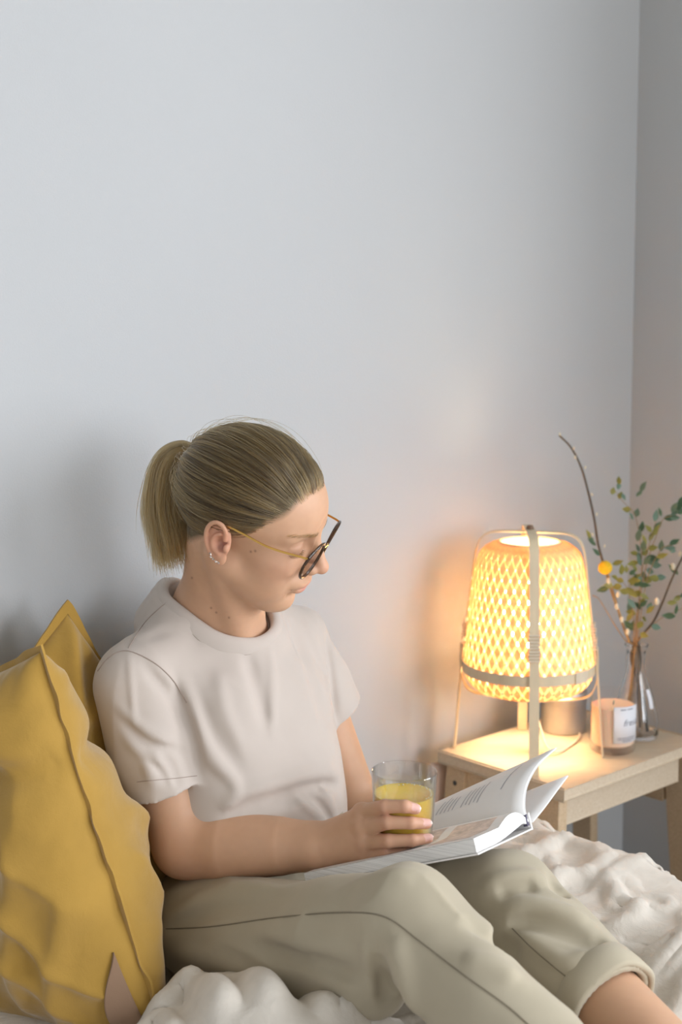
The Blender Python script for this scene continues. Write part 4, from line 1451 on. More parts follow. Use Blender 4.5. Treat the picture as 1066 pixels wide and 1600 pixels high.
for k in 'imrp':
    pts, rad = FG[k]
    arm.add(chain(pts, rad), 0.0018)
    arm.add(ellip(pts[1], np.full(3, rad[1] * 1.06)), 0.0015)
    arm.add(ellip(pts[2], np.full(3, rad[2] * 1.05)), 0.0015)
    arm.add(ellip(K[k] + (K[k] - palm_in) * 0.05, (0.0118, 0.0118, 0.0118)), 0.006)
# thumb, on the far side of the glass
TP = [pr_(528, 1300, 1.838), pr_(562, 1276, 1.852), pr_(606, 1262, 1.858), pr_(636, 1262, 1.852)]
arm.add(chain(TP, [0.0175, 0.0135, 0.0105, 0.0085]), 0.010)
# nails
NAILS = []
camr = to_room(np.array([0, 0, CAM_H]))
for k in 'imr':
    pts, rad = FG[k]
    d = pts[3] - pts[2]; d /= np.linalg.norm(d)
    up_ = (camr - pts[3]); up_ = up_ / np.linalg.norm(up_) + np.array([0, 0, 0.35]); up_ -= d * (up_ @ d); up_ /= np.linalg.norm(up_)
    sd = np.cross(d, up_)
    c = pts[3] - d * 0.001 + up_ * (rad[3] * 0.80)
    NAILS.append((c + up_ * 0.0009, d, sd, up_))
    arm.sub(ellip(c + up_ * 0.0036, (0.0062, 0.0046, 0.0028), np.stack([d, sd, up_])), 0.001)
    arm.add(ellip(c + up_ * 0.0002, (0.0068, 0.0042, 0.0018), np.stack([d, sd, up_])), 0.0004)
AV, AF = arm.mesh()
del arm
# ---- the rest: left arm, trunk under the clothes, legs, feet
bf = Field((0.06, -0.46, 0.37), (1.16, 0.10, 0.86), 0.0042)
bf.add(ellip((0.215, -0.226, 0.690), (0.075, 0.120, 0.115)), 0)
bf.add(ellip((0.255, -0.22, 0.53), (0.075, 0.110, 0.10)), 0.03)
bf.add(rcone(SR, SL, 0.036, 0.036), 0.03)
bf.add(chain([SL, SL * .5 + EL * .5, EL], [0.038, 0.037, 0.034]), 0.02)
bf.add(chain([EL, EL * .65 + WL * .35, WL], [0.036, 0.037, 0.024]), 0.02)
HL_ = WL + np.array([0.070, -0.02, 0.0])
bf.add(rcone(WL, HL_, 0.022, 0.018), 0.015)
for i, dz in enumerate((0.018, 0.004, -0.010, -0.023)):
    a_ = HL_ + np.array([0.0, 0.004, dz])
    bf.add(chain([a_, a_ + [0.030, -0.012, 0.006], a_ + [0.048, -0.034, 0.012]], [0.0095, 0.0088, 0.0075]), 0.004)
bf.add(chain([WL + [0.03, -0.012, 0.02], WL + [0.065, -0.03, 0.035], WL + [0.085, -0.05, 0.045]], [0.012, 0.0105, 0.008]), 0.006)
for hip, kn, an, sg in ((HIPR, KR, AR, -1), (HIPL, KL, AL, 1)):
    bf.add(chain([hip + [0, 0, -.008], hip * .5 + kn * .5 + [0, 0, -.014], kn], [0.050, 0.046, 0.042]), 0.015)
    cal = kn * 0.66 + an * 0.34 + np.array([0, 0, -0.006])
    bf.add(chain([kn, cal, kn * .3 + an * .7, an], [0.045, 0.0500, 0.041, 0.034]), 0.02)
    heel = an + np.array([0.018, 0, -0.018])
    toe = an + np.array([0.120, 0.0, 0.045]) + np.array([0, sg * 0.02, 0])
    bf.add(chain([heel, an * .5 + toe * .5 + [0.01, 0, 0], toe], [0.030, 0.030, 0.022]), 0.02)
    for j in range(5):
        tq = toe + np.array([0.004, (j - 2) * 0.0145, -abs(j - 2 + sg) * 0.003])
        bf.add(rcone(tq, tq + np.array([0.026 - 0.003 * abs(j - (0 if sg > 0 else 4)) * 0.8, 0, 0.008]), 0.0095, 0.0080), 0.006)
BV, BF = bf.mesh()
del bf
def limb_tone(V):
    c = np.tile(SKIN * np.array([0.98, 0.98, 0.97]), (len(V), 1))
    return c * (1 + 0.03 * vnoise(V, 45, 4) + 0.02 * vnoise(V, 150, 5))[:, None]
aton = limb_tone(AV)
for k in 'imrp':
    pts, rad = FG[k]
    for j, wgt in ((0, .30), (1, .40), (2, .34), (3, .45)):
        aton = mixc(aton, (0.66, 0.30, 0.23), wgt * gsn(AV, pts[j], (0.011, 0.011, 0.011)))
for (c, d, sd, up_) in NAILS:
    q = AV - c
    m_ = (np.abs(q @ d) < 0.0068) & (np.abs(q @ sd) < 0.0046) & (q @ up_ > -0.0022) & (q @ up_ < 0.004)
    aton = mixc(aton, (0.76, 0.47, 0.42), np.where(m_, 0.8, 0))
    aton = mixc(aton, (0.88, 0.78, 0.72), np.where(m_ & (q @ d > 0.0042), 0.8, 0))
aton = mixc(aton, (0.66, 0.33, 0.24), 0.35 * gsn(AV, ER, (0.05, 0.05, 0.04)))
bton = limb_tone(BV)
ALLV = np.concatenate([HW_(HV), LW(AV), LW(BV)])
ALLF = np.concatenate([HFc, AF + len(HV), BF + len(HV) + len(AV)])
ALLC = np.concatenate([ctone, aton, bton])
person = empty('person', LW(np.array([0.30, -0.22, 0.42])), 'woman in beige t-shirt and khaki trousers sitting on the bed reading, holding a glass', 'person')
body = mesh_obj('body', ALLV, ALLF, M_skin, person)
ca = body.data.color_attributes.new('tone', 'FLOAT_COLOR', 'POINT')
ca.data.foreach_set('color', np.c_[np.clip(ALLC, 0, 1), np.ones(len(ALLC))].astype(np.float32).ravel())

# ---- t-shirt
CN_c, CN_n = np.array([0.193, -0.233, 0.858]), None
ring_f, ring_b, ring_r, ring_l = np.array([0.268, -0.228, 0.822]), np.array([0.118, -0.243, 0.885]), np.array([0.186, -0.303, 0.868]), np.array([0.203, -0.165, 0.846])
def collar_pt(t):
    c = (ring_f + ring_b) / 2
    c2 = (ring_r + ring_l) / 2
    c = (c + c2) / 2
    return c + np.cos(t) * (ring_f - ring_b) / 2 + np.sin(t) * (ring_l - ring_r) / 2
cn = np.cross(ring_f - ring_b, ring_l - ring_r); cn /= np.linalg.norm(cn)
cx = (ring_f - ring_b); LX = np.linalg.norm(cx) / 2; cx = cx / np.linalg.norm(cx)
cy = np.cross(cn, cx); LY = abs((ring_l - ring_r) @ cy) / 2
CC_ = (ring_f + ring_b + ring_r + ring_l) / 4
sh = Field((0.055, -0.50, 0.44), (0.50, 0.06, 0.93), 0.0027, 0.08)
sh.add(ellip((0.212, -0.228, 0.705), (0.098, 0.150, 0.130)), 0)
sh.add(ellip((0.250, -0.222, 0.560), (0.100, 0.132, 0.115)), 0.05)
sh.add(rcone((0.235, -0.27, 0.52), (0.235, -0.165, 0.52), 0.085, 0.085), 0.03)
for y_ in (-0.278, -0.172):
    sh.add(ellip((0.262, y_, 0.680), (0.048, 0.056, 0.072)), 0.055)
sh.add(ellip((0.272, -0.222, 0.605), (0.062, 0.112, 0.085)), 0.055)
sh.add(chain([SR + [0, 0.012, 0.008], CC_ + [-.01, -.05, -.035], CC_ + [-.005, .05, -.045], SL + [0, -0.012, 0.008]], [0.050, 0.054, 0.054, 0.046]), 0.035)
# trapezius up to the collar
for a in np.linspace(0, 2 * np.pi, 16, endpoint=False):
    p = collar_pt(a)
    sh.add(rcone(p - cn * 0.012, p - cn * 0.05, 0.010, 0.020), 0.030)
# sleeves
SER = SR * 0.36 + ER * 0.64
sdr = (ER - SR) / np.linalg.norm(ER - SR)
sl_ = Field((0.055, -0.50, 0.44), (0.50, 0.06, 0.93), 0.0027)
sl_.add(chain([SR + [0, 0.004, 0], SR * .6 + ER * .4 + [0.006, -0.006, 0], SER + sdr * 0.03 + [0.006, -0.002, 0]], [0.0530, 0.0555, 0.0570]), 0.025)
SEL = SL * 0.56 + EL * 0.44
sdl = (EL - SL) / np.linalg.norm(EL - SL)
sl_.add(chain([SL, SL * .6 + EL * .4 + [0.004, 0.008, 0], SEL + sdl * 0.03 + [0.004, 0.012, 0]], [0.047, 0.049, 0.0500]), 0.025)
sl_.noise(20, 0.003, 36); sl_.noise(12, 0.005, 37, stretch=(1, 1, .4), ridge=True)
sl_.sub(halfspace(SER + [0.004, -0.002, 0], sdr, np.array([0.06, -0.50, 0.44]), np.array([0.40, -0.22, 0.66])), 0)
sl_.sub(rcone(SER - sdr * 0.030, SER + sdr * 0.05, 0.0485, 0.0535), 0.002)
sl_.sub(halfspace(SEL + [0.004, 0.004, 0], sdl + np.array([0, .25, 0]), np.array([0.06, -0.22, 0.44]), np.array([0.46, 0.06, 0.72])), 0)
sl_.sub(rcone(SEL - sdl * 0.030, SEL + sdl * 0.05, 0.0425, 0.0465), 0.002)
kk = 0.010
hh_ = np.clip(0.5 + 0.5 * (sh.D - sl_.D) / kk, 0, 1)
sh.D = (sh.D * (1 - hh_) + sl_.D * hh_ - kk * hh_ * (1 - hh_)).astype(np.float32)
del sl_
# --- folds, laid on the garment where the photograph shows them
from mathutils.bvhtree import BVHTree


def surf_cast(fld):
    V, F = fld.mesh()
    bv = BVHTree.FromPolygons([tuple(p) for p in LW(V)], F.tolist())
    c0 = Vector((0, 0, CAM_H))

    def cast(pts, n=9):
        P = spline([(x, y, 0) for x, y in pts], n)
        out = []
        for x, y, _ in P:
            loc, nr, i, d = bv.ray_cast(c0, Vector(px(x, y, 1.0)) - c0)
            if loc is not None:
                out.append(to_room(np.array(loc)))
        return np.array(out)
    return cast


cast = surf_cast(sh)
for pts, am, wd in (
    ([(271, 1066), (293, 1122), (306, 1173), (310, 1205)], -0.012, 0.0070),
    ([(284, 1057), (305, 1113), (327, 1173), (362, 1217)], 0.0055, 0.009),
    ([(310, 1087), (336, 1148), (380, 1205)], -0.0045, 0.010),
    ([(340, 1050), (352, 1110), (380, 1170)], 0.0035, 0.009),
    ([(386, 1022), (404, 1083), (417, 1135)], -0.0085, 0.011),
    ([(421, 1018), (425, 1074), (425, 1142)], 0.0065, 0.007),
    ([(448, 966), (487, 1053), (505, 1122)], -0.005, 0.012),
    ([(470, 960), (503, 1040), (515, 1100)], 0.004, 0.008),
    ([(504, 966), (518, 1053), (523, 1122)], -0.006, 0.006),
    ([(318, 1180), (364, 1218), (366, 1248), (344, 1268)], 0.006, 0.008),
    ([(344, 1250), (422, 1226), (500, 1206), (530, 1211)], 0.006, 0.010),
    ([(350, 1275), (430, 1250), (500, 1228), (526, 1230)], -0.009, 0.009),
    ([(457, 1238), (482, 1262), (505, 1288)], 0.007, 0.006),
    ([(480, 1235), (500, 1258), (518, 1285)], -0.008, 0.006),
    ([(500, 1225), (514, 1250), (523, 1280)], 0.006, 0.005),
    ([(440, 1260), (470, 1248), (490, 1258)], -0.006, 0.006),
    ([(202, 1022), (206, 1083), (211, 1139)], 0.0035, 0.0045),
    ([(219, 1031), (262, 1087), (295, 1140)], -0.0055, 0.008),
    ([(236, 1030), (280, 1085), (302, 1150)], 0.004, 0.007),
    ([(180, 1100), (228, 1142), (268, 1160)], 0.0045, 0.008),
    ([(190, 1125), (232, 1160), (290, 1176)], -0.005, 0.007),
    ([(193, 1150), (226, 1188), (238, 1225)], 0.0045, 0.007),
    ([(250, 1170), (270, 1200), (280, 1232)], -0.004, 0.007),
    ([(215, 1180), (250, 1205), (262, 1230)], -0.0035, 0.006),
    ([(225, 1000), (270, 985), (320, 1005)], -0.003, 0.010),
):
    fp_ = cast(pts)
    if len(fp_) > 2:
        sh.fold(fp_, am, wd)
sh.noise(16, 0.0022, 31)
sh.noise(34, 0.0009, 32)
sh.noise(11, 0.0030, 34, stretch=(1.0, 1.0, 0.35), ridge=True)
# --- openings
hollow = Field  # (for reading order only)
# hem
sh.sub(halfspace((0.385, -0.22, 0.552), np.array([0.10, 0.02, -1.0]), np.array([0.05, -0.50, 0.40]), np.array([0.50, 0.06, 0.62])), 0.001)
sh.sub(ellip((0.385, -0.155, 0.545), (0.05, 0.030, 0.030)), 0.006)
# neck opening
def neck_void(X, Y, Zz):
    x, y, z = X - CC_[0], Y - CC_[1], Zz - CC_[2]
    h = x * cn[0] + y * cn[1] + z * cn[2]
    a = (x * cx[0] + y * cx[1] + z * cx[2]) / LX
    b2 = (x * cy[0] + y * cy[1] + z * cy[2]) / LY
    rr = (np.sqrt(a * a + b2 * b2) - 1.0) * min(LX, LY)
    return np.maximum(rr + np.clip(-h, 0, 1) * 0.35, -(h + 0.03))
sh.sub((neck_void, CC_ - 0.12, CC_ + 0.12), 0)
SV_, SF_ = sh.mesh()
del sh
shirt = mesh_obj('t_shirt', LW(SV_), SF_, M_shirt, person)
shirt['label'] = 'beige crew-neck cotton t-shirt'
from mathutils.bvhtree import BVHTree
def bvh_of(o):
    me = o.data
    return BVHTree.FromPolygons([tuple(v.co + Vector(WORLD_LOC[o])) for v in me.vertices], [tuple(p.vertices) for p in me.polygons])
bv_sh = bvh_of(shirt)
def drape(bv, pts, n=60, lift=0.0004):
    """lay a line on a garment: nearest surface points"""
    P = spline(pts, n)
    out = []
    for p in P:
        loc, nr, i, d = bv.find_nearest(Vector(p))
        out.append(np.array(loc) + np.array(nr) * lift)
    out = np.array(out)
    k = np.ones(5) / 5
    return np.stack([np.convolve(np.r_[[out[0, c]] * 2, out[:, c], [out[-1, c]] * 2], k, 'valid') for c in range(3)], 1)
def seam(name, bv, pts, r, material, par, n=60):
    P = spline(pts, n); out = []
    c0 = np.array([0, 0, CAM_H])
    for p in P:
        loc, nr, i, d = bv.ray_cast(Vector(c0), Vector(p - c0).normalized())
        if loc is not None:
            out.append(np.array(loc) + np.array(nr) * 0.0003)
    out = np.array(out); kq = np.ones(5) / 5
    out = np.stack([np.convolve(np.r_[[out[0, c]] * 2, out[:, c], [out[-1, c]] * 2], kq, 'valid') for c in range(3)], 1)
    v_, f_ = tube(out, r, 6)
    return mesh_obj(name, v_, f_, material, par)
# collar rib: a folded band lying on the shirt round the neck
th = np.linspace(0, 2 * np.pi, 120, endpoint=False)
radial = np.cos(th)[:, None] * cx * LX + np.sin(th)[:, None] * cy * LY
out_ = radial / np.linalg.norm(radial, axis=1)[:, None]
cnw = Vector(cn[0] * VV + cn[1] * UU + np.array([0, 0, cn[2]]))
offs = [0.0005, 0.004, 0.008, 0.012, 0.0155]
Hh = np.zeros((len(offs), len(th)))
for i, of in enumerate(offs):
    for j in range(len(th)):
        p = CC_ + radial[j] + out_[j] * of
        loc, nr, ii, d = bv_sh.ray_cast(Vector(LW(p)) + cnw * 0.03, -cnw)
        Hh[i, j] = (0.03 - d) if loc is not None and d < 0.09 else np.nan
for i in range(len(offs)):
    r_ = Hh[i]; ok = ~np.isnan(r_)
    r_ = np.interp(np.arange(len(th)), np.flatnonzero(ok), r_[ok], period=len(th))
    Hh[i] = np.convolve(np.r_[r_[-4:], r_, r_[:4]], np.ones(9) / 9, 'valid')
rows = [CC_ + radial - out_ * 0.0015 + cn * (Hh[0] - 0.012)[:, None], CC_ + radial - out_ * 0.0012 + cn * (Hh[0] + 0.0005)[:, None]]
rows += [CC_ + radial + out_ * of + cn * (Hh[i] + (0.0022 if i < len(offs) - 1 else -0.0012))[:, None] for i, of in enumerate(offs)]
rows[1 + len(offs) - 1] = CC_ + radial + out_ * 0.0150 + cn * (Hh[-1] + 0.0018)[:, None]
rows += [CC_ + radial + out_ * 0.0158 + cn * (Hh[-1] - 0.002)[:, None]]
VC = np.concatenate([LW(r_) for r_ in rows]); nC = len(th); k_ = len(rows)
FC = np.array([(i * nC + j, i * nC + (j + 1) % nC, ((i + 1) % k_) * nC + (j + 1) % nC, ((i + 1) % k_) * nC + j) for i in range(k_) for j in range(nC)])
col_ = mesh_obj('collar', VC, FC[:, ::-1], M_shirt, shirt)
P3 = lambda *a: [px(x, y, d) for x, y, d in a]
seam('seam', bv_sh, P3((152, 1050, 1.86), (170, 1028, 1.84), (198, 1017, 1.83), (240, 1035, 1.80), (272, 1065, 1.78), (293, 1100, 1.78)), 0.0009, M_seam2, shirt)
seam('seam', bv_sh, P3((272, 934, 1.88), (250, 950, 1.87), (225, 975, 1.86), (200, 1014, 1.84)), 0.0007, M_seam2, shirt)
seam('hem_stitch', bv_sh, P3((213, 1222, 1.86), (240, 1219, 1.83), (275, 1216, 1.82), (309, 1212, 1.83)), 0.0005, M_seam2, shirt)

# ---- trousers
tr = Field((0.12, -0.47, 0.385), (1.02, 0.04, 0.69), 0.0034)
tr.add(ellip((0.250, -0.225, 0.455), (0.110, 0.150, 0.068)), 0)
tr.add(ellip((0.275, -0.22, 0.500), (0.082, 0.100, 0.052)), 0.03)
def leg_cloth(hip, kn, an, sg, r0, r1, r2, end):
    mid = hip * .5 + kn * .5
    tr.add(chain([hip + [0.0, 0, 0.0], mid + [0, 0, -0.010], kn], [r0, (r0 + r1) * .5, r1]), 0.028)
    e = kn + (an - kn) * end
    tr.add(chain([kn, kn * .5 + e * .5 + [0, 0, -0.004], e], [r1, (r1 + r2) * .5 + .003, r2]), 0.022)
    return e
eR = leg_cloth(HIPR, KR, AR, -1, 0.074, 0.057, 0.058, 0.80)
eL = leg_cloth(HIPL, KL, AL, 1, 0.074, 0.057, 0.056, 0.52)
# fabric hanging under the near thigh
tr.add(rcone((0.30, -0.330, 0.440), (0.60, -0.33, 0.49), 0.055, 0.042), 0.03)
dR = (AR - KR) / np.linalg.norm(AR - KR); dL = (AL - KL) / np.linalg.norm(AL - KL)
# folds where the photograph shows them
cast = surf_cast(tr)
for pts, am, wd in (
    ([(752, 1388), (784, 1374), (822, 1368), (850, 1372)], 0.005, 0.010),
    ([(776, 1400), (808, 1388), (840, 1386)], -0.005, 0.011),
    ([(788, 1428), (832, 1418), (880, 1426), (920, 1440)], 0.008, 0.010),
    ([(792, 1442), (840, 1441), (896, 1460), (936, 1478)], -0.009, 0.011),
    ([(935, 1462), (938, 1480), (937, 1500)], -0.006, 0.007),
    ([(808, 1456), (864, 1494), (910, 1518)], 0.005, 0.009),
    ([(852, 1345), (866, 1385), (890, 1405)], -0.005, 0.010),
    ([(860, 1500), (890, 1502), (925, 1490)], 0.005, 0.008),
    ([(720, 1432), (780, 1472), (815, 1494)], -0.006, 0.013),
    ([(720, 1500), (770, 1512), (810, 1535)], 0.006, 0.012),
    ([(590, 1490), (600, 1530), (608, 1565)], -0.010, 0.010),
    ([(614, 1463), (632, 1528), (655, 1585)], 0.008, 0.013),
    ([(570, 1470), (578, 1510), (585, 1550)], 0.005, 0.009),
    ([(403, 1479), (492, 1504), (560, 1526)], -0.006, 0.012),
    ([(400, 1455), (480, 1470), (555, 1490)], 0.004, 0.012),
    ([(262, 1432), (354, 1390), (450, 1386)], 0.004, 0.009),
    ([(262, 1450), (350, 1420), (450, 1410)], -0.005, 0.010),
    ([(270, 1490), (340, 1500), (420, 1530)], 0.005, 0.012),
    ([(540, 1385), (600, 1372), (650, 1378)], 0.003, 0.012),
):
    fp_ = cast(pts)
    if len(fp_) > 2:
        tr.fold(fp_, am * 1.9, wd)
tr.noise(14, 0.0030, 51)
tr.noise(30, 0.0012, 52)
tr.noise(12, 0.0060, 54, stretch=(0.6, 1.1, 1.1), ridge=True)
# openings at the hems, waist
for e, d, r in ((eR, dR, 0.058), (eL, dL, 0.056)):
    tr.sub(halfspace(e, d + np.array([0, 0, -.12]), e - 0.10, e + 0.17), 0)
    tr.sub(rcone(e - d * 0.03, e + d * 0.05, r - 0.014, r - 0.003), 0.002)
tr.sub(ellip((0.235, -0.22, 0.585), (0.115, 0.150, 0.045)), 0.003)
TV, TF = tr.mesh()
del tr
trousers = mesh_obj('trousers', LW(TV), TF, M_trous, person)
trousers['label'] = 'khaki cotton trousers with rolled cuffs'
bv_tr = bvh_of(trousers)
# turned-up cuffs
def cuff(e, d, r):
    a1 = np.cross(d, [0, 0, 1.0]); a1 /= np.linalg.norm(a1); a2 = np.cross(a1, d)
    t = np.linspace(0, 2 * np.pi, 72, endpoint=False)
    pc_ = [(r - .004, .004), (r + .001, .006), (r + .0045, .002), (r + .006, -.014), (r + .0055, -.030), (r + .001, -.034), (r - .002, -.028), (r - .003, -.01)]
    V = np.concatenate([e + np.outer(np.cos(t), a1) * (a + .0022 * np.sin(3 * t + b_ * 80)[:, None]) + np.outer(np.sin(t), a2) * (a + .002 * np.cos(4 * t)[:, None]) + d * b_ for a, b_ in pc_])
    n = 72
    Fq = np.array([(i * n + j, i * n + (j + 1) % n, ((i + 1) % len(pc_)) * n + (j + 1) % n, ((i + 1) % len(pc_)) * n + j) for i in range(len(pc_)) for j in range(n)])
    return V, Fq
for e, d, r in ((eR, dR, 0.058), (eL, dL, 0.056)):
    V, Fq = cuff(e, d, r)
    mesh_obj('cuff', LW(V), Fq, M_trous, trousers)
seam('side_seam', bv_tr, P3((246, 1452, 1.85), (330, 1448, 1.78), (430, 1434, 1.70), (530, 1426, 1.62), (600, 1432, 1.57), (655, 1470, 1.53), (720, 1520, 1.48), (790, 1570, 1.44), (830, 1605, 1.42)), 0.0009, M_thread, trousers, 120)
seam('inner_seam', bv_tr, P3((800, 1450, 1.66), (830, 1480, 1.63), (865, 1510, 1.61), (890, 1530, 1.60)), 0.0008, M_thread, trousers, 60)
# waistband and belt loop
wb = [np.array([0.245 + 0.118 * math.cos(t), -0.22 + 0.130 * math.sin(t), 0.556 + 0.006 * math.cos(t)]) for t in np.linspace(-0.6, 1.0, 50)]
WBp = LW(np.array(wb)); tq = np.linspace(-0.6, 1.0, 50)
nrm_w = np.cos(tq)[:, None] * VV + np.sin(tq)[:, None] * UU
v_, f_ = ribbon(WBp, Z, 0.034, nrm_w, 0.003); mesh_obj('waistband', v_, f_, M_trous, trousers)
tl = 0.32
c_ = np.array([0.245 + 0.1215 * math.cos(tl), -0.22 + 0.1335 * math.sin(tl), 0.56])
lp = [c_ + [0, 0, .020], c_ + np.array([.004, 0, .014]), c_ + np.array([.0045, 0, -.012]), c_ + [0, 0, -.02]]
nr_l = math.cos(tl) * VV + math.sin(tl) * UU
v_, f_ = ribbon(LW(spline(lp, 12)), np.cross(Z, nr_l), 0.011, nr_l, 0.0018); mesh_obj('belt_loop', v_, f_, M_trous, trousers)

# ------------------------------------------------------------------ hair
M_hair, nt, N, L, b = new_mat('dark_blonde_hair')
N.remove(b)
hb = N.new('ShaderNodeBsdfHairPrincipled')
try:
    hb.parametrization = 'COLOR'
except Exception:
    pass
at_ = N.new('ShaderNodeAttribute'); at_.attribute_name = 'shade'
rp = N.new('ShaderNodeValToRGB')
rp.color_ramp.elements[0].color = (0.020, 0.013, 0.006, 1)
rp.color_ramp.elements[1].color = (0.24, 0.152, 0.056, 1)
L.new(at_.outputs['Fac'], rp.inputs['Fac'])
L.new(rp.outputs['Color'], hb.inputs['Color'])
hb.inputs['Roughness'].default_value = 0.42
hb.inputs['Radial Roughness'].default_value = 0.6
L.new(hb.outputs[0], N['Material Output'].inputs['Surface'])


def hair_obj(name, strands, radius, parent, material, shade, label=None):
    """strands: (n, k, 3) world"""
    n, k, _ = strands.shape
    hc = bpy.data.hair_curves.new(name)
    hc.add_curves([k] * n)
    pos = (strands - WORLD_LOC[parent]).astype(np.float32).reshape(-1)
    hc.attributes['position'].data.foreach_set('vector', pos)
    rad = hc.attributes.get('radius') or hc.attributes.new('radius', 'FLOAT', 'POINT')
    tp = np.tile(radius * np.r_[np.ones(k - 4), np.linspace(1, 0.25, 4)], n) if np.isscalar(radius) else radius.ravel()
    rad.data.foreach_set('value', tp.astype(np.float32))
    sa = hc.attributes.new('shade', 'FLOAT', 'CURVE')
    sa.data.foreach_set('value', np.asarray(shade, np.float32))
    hc.materials.append(material)
    o = bpy.data.objects.new(name, hc)
    COL.objects.link(o); o.parent = parent
    WORLD_LOC[o] = WORLD_LOC[parent]
    if label:
        o['label'] = label
    return o


EC, ER3 = np.array([-0.010, 0, 0.040]), np.array([0.0945, 0.0760, 0.0780])    # scalp ellipsoid
TIE = to_head(px(307, 717, 1.868))
NH = 15000
cand = rng.normal(size=(NH * 6, 3)); cand /= np.linalg.norm(cand, axis=1)[:, None]
rootp = EC + cand * ER3
# forehead bulges a little more than the ellipsoid
keep = hairline(rootp) > 0.0
earzone = (np.abs(rootp[:, 1]) > 0.066) & (rootp[:, 0] > -0.036) & (rootp[:, 0] < 0.010) & (rootp[:, 2] < 0.030)
keep &= ~earzone
d0 = cand[keep][:NH]
nst = len(d0)
tdir = (TIE - EC) / ER3; tdir /= np.linalg.norm(tdir)
K_ = 22
t = np.linspace(0, 1, K_)
om = np.arccos(np.clip(d0 @ tdir, -1, 1))[:, None]
so_ = np.sin(om) + 1e-6
dirs = (np.sin((1 - t)[None] * om) / so_)[..., None] * d0[:, None] + (np.sin(t[None] * om) / so_)[..., None] * tdir
# sides sag a little before they are gathered up
sidew = np.clip(np.abs(d0[:, 1]) * 1.3 - 0.25, 0, 1) * np.clip(d0[:, 0] + 0.6, 0, 1)
dirs[..., 2] -= 0.24 * sidew[:, None] * np.sin(np.pi * t ** 0.9)[None]
dirs += 0.012 * (rng.normal(size=(nst, 1, 3)) * np.sin(np.pi * t)[None, :, None])
clump = vnoise(d0 * np.array([1, 1, 1]), 9.0, 77)
dirs /= np.linalg.norm(dirs, axis=2)[..., None]
lift = 0.002 + 0.007 * rng.random(nst) * (0.55 + 0.45 * np.clip(d0[:, 2] + .4, 0, 1)) + 0.003 * clump
topw = np.clip(d0[:, 2], 0, 1)
env = np.clip(t / 0.18, 0, 1) ** 0.7 * (1 - 0.55 * t ** 4)
S = EC + dirs * (ER3 + (lift[:, None] * env[None])[..., None])
S[..., 2] += (0.002 * topw)[:, None] * np.sin(np.pi * np.clip(t * 1.05, 0, 1))[None]
# keep clear of the forehead
for c_e, r_e in (((0.030, 0, 0.042), (0.0625, 0.0645, 0.0665)),):
    qq = (S - np.array(c_e)) / np.array(r_e); nn_ = np.linalg.norm(qq, axis=2)
    need = 1.0 + (lift[:, None] * env[None]) / 0.064
    fac = np.where(nn_ < need, need / np.maximum(nn_, 1e-6), 1.0)
    S = np.array(c_e) + (S - np.array(c_e)) * fac[..., None]
# gather into the band
g = np.clip((t - 0.80) / 0.20, 0, 1) ** 1.5
bundle = TIE + 0.009 * (S[:, -4] - TIE) / (np.linalg.norm(S[:, -4] - TIE, axis=1)[:, None] + 1e-6)
S = S * (1 - g)[None, :, None] + bundle[:, None] * g[None, :, None]
shade = np.clip(0.28 + 0.34 * vnoise(d0, 16.0, 5) + 0.2 * vnoise(d0, 40.0, 6) + 0.16 * rng.normal(size=nst), 0, 1)
hair_obj('hair', HW_(S.reshape(-1, 3)).reshape(S.shape), 0.00030, person, M_hair, shade, 'dark blonde hair combed back')
# nape hair, combed up from the hairline behind the ears
hm = (hairline(HV) > 0.002) & (HV[:, 0] < -0.030) & (HV[:, 2] < 0.012)
ids = np.flatnonzero(hm)
if len(ids) > 50:
    ids = rng.choice(ids, 2600)
    R0_ = HV[ids]
    Np = R0_[:, None] * (1 - t)[None, :, None] + TIE * t[None, :, None]
    lf = 0.0015 + 0.005 * rng.random((len(ids), 1)) * np.clip(t / .2, 0, 1)[None]
    for _ in range(2):
        qq = (Np - EC) / (ER3[None, None] + lf[..., None]); nn_ = np.linalg.norm(qq, axis=2)
        Np = np.where((nn_ < 1)[..., None], EC + (Np - EC) / np.maximum(nn_, 1e-6)[..., None], Np)
    rad_ = Np[..., :2] / (np.linalg.norm(Np[..., :2], axis=2)[..., None] + 1e-6)
    Np[..., :2] += rad_ * (0.004 * np.sin(np.pi * t))[None, :, None]
    Np = Np * (1 - g)[None, :, None] + (TIE + 0.009 * (Np[:, -4] - TIE) / (np.linalg.norm(Np[:, -4] - TIE, axis=1)[:, None] + 1e-6))[:, None] * g[None, :, None]
    hair_obj('nape_hair', HW_(Np.reshape(-1, 3)).reshape(Np.shape), 0.00030, person, M_hair, np.clip(0.30 + 0.25 * rng.normal(size=len(ids)), 0, 1))
# loose wisps
NW = 260
iw = rng.choice(nst, NW, replace=False)
Wp = S[iw] + (dirs[iw] * (0.004 + 0.007 * rng.random((NW, 1, 1))) * np.sin(np.pi * t)[None, :, None]) + 0.004 * rng.normal(size=(NW, 1, 3)) * (t ** 1.0)[None, :, None] * np.sin(np.pi * t)[None, :, None]
hair_obj('loose_hair', HW_(Wp.reshape(-1, 3)).reshape(Wp.shape), 0.00016, person, M_hair, np.clip(0.75 + 0.2 * rng.normal(size=NW), 0, 1))
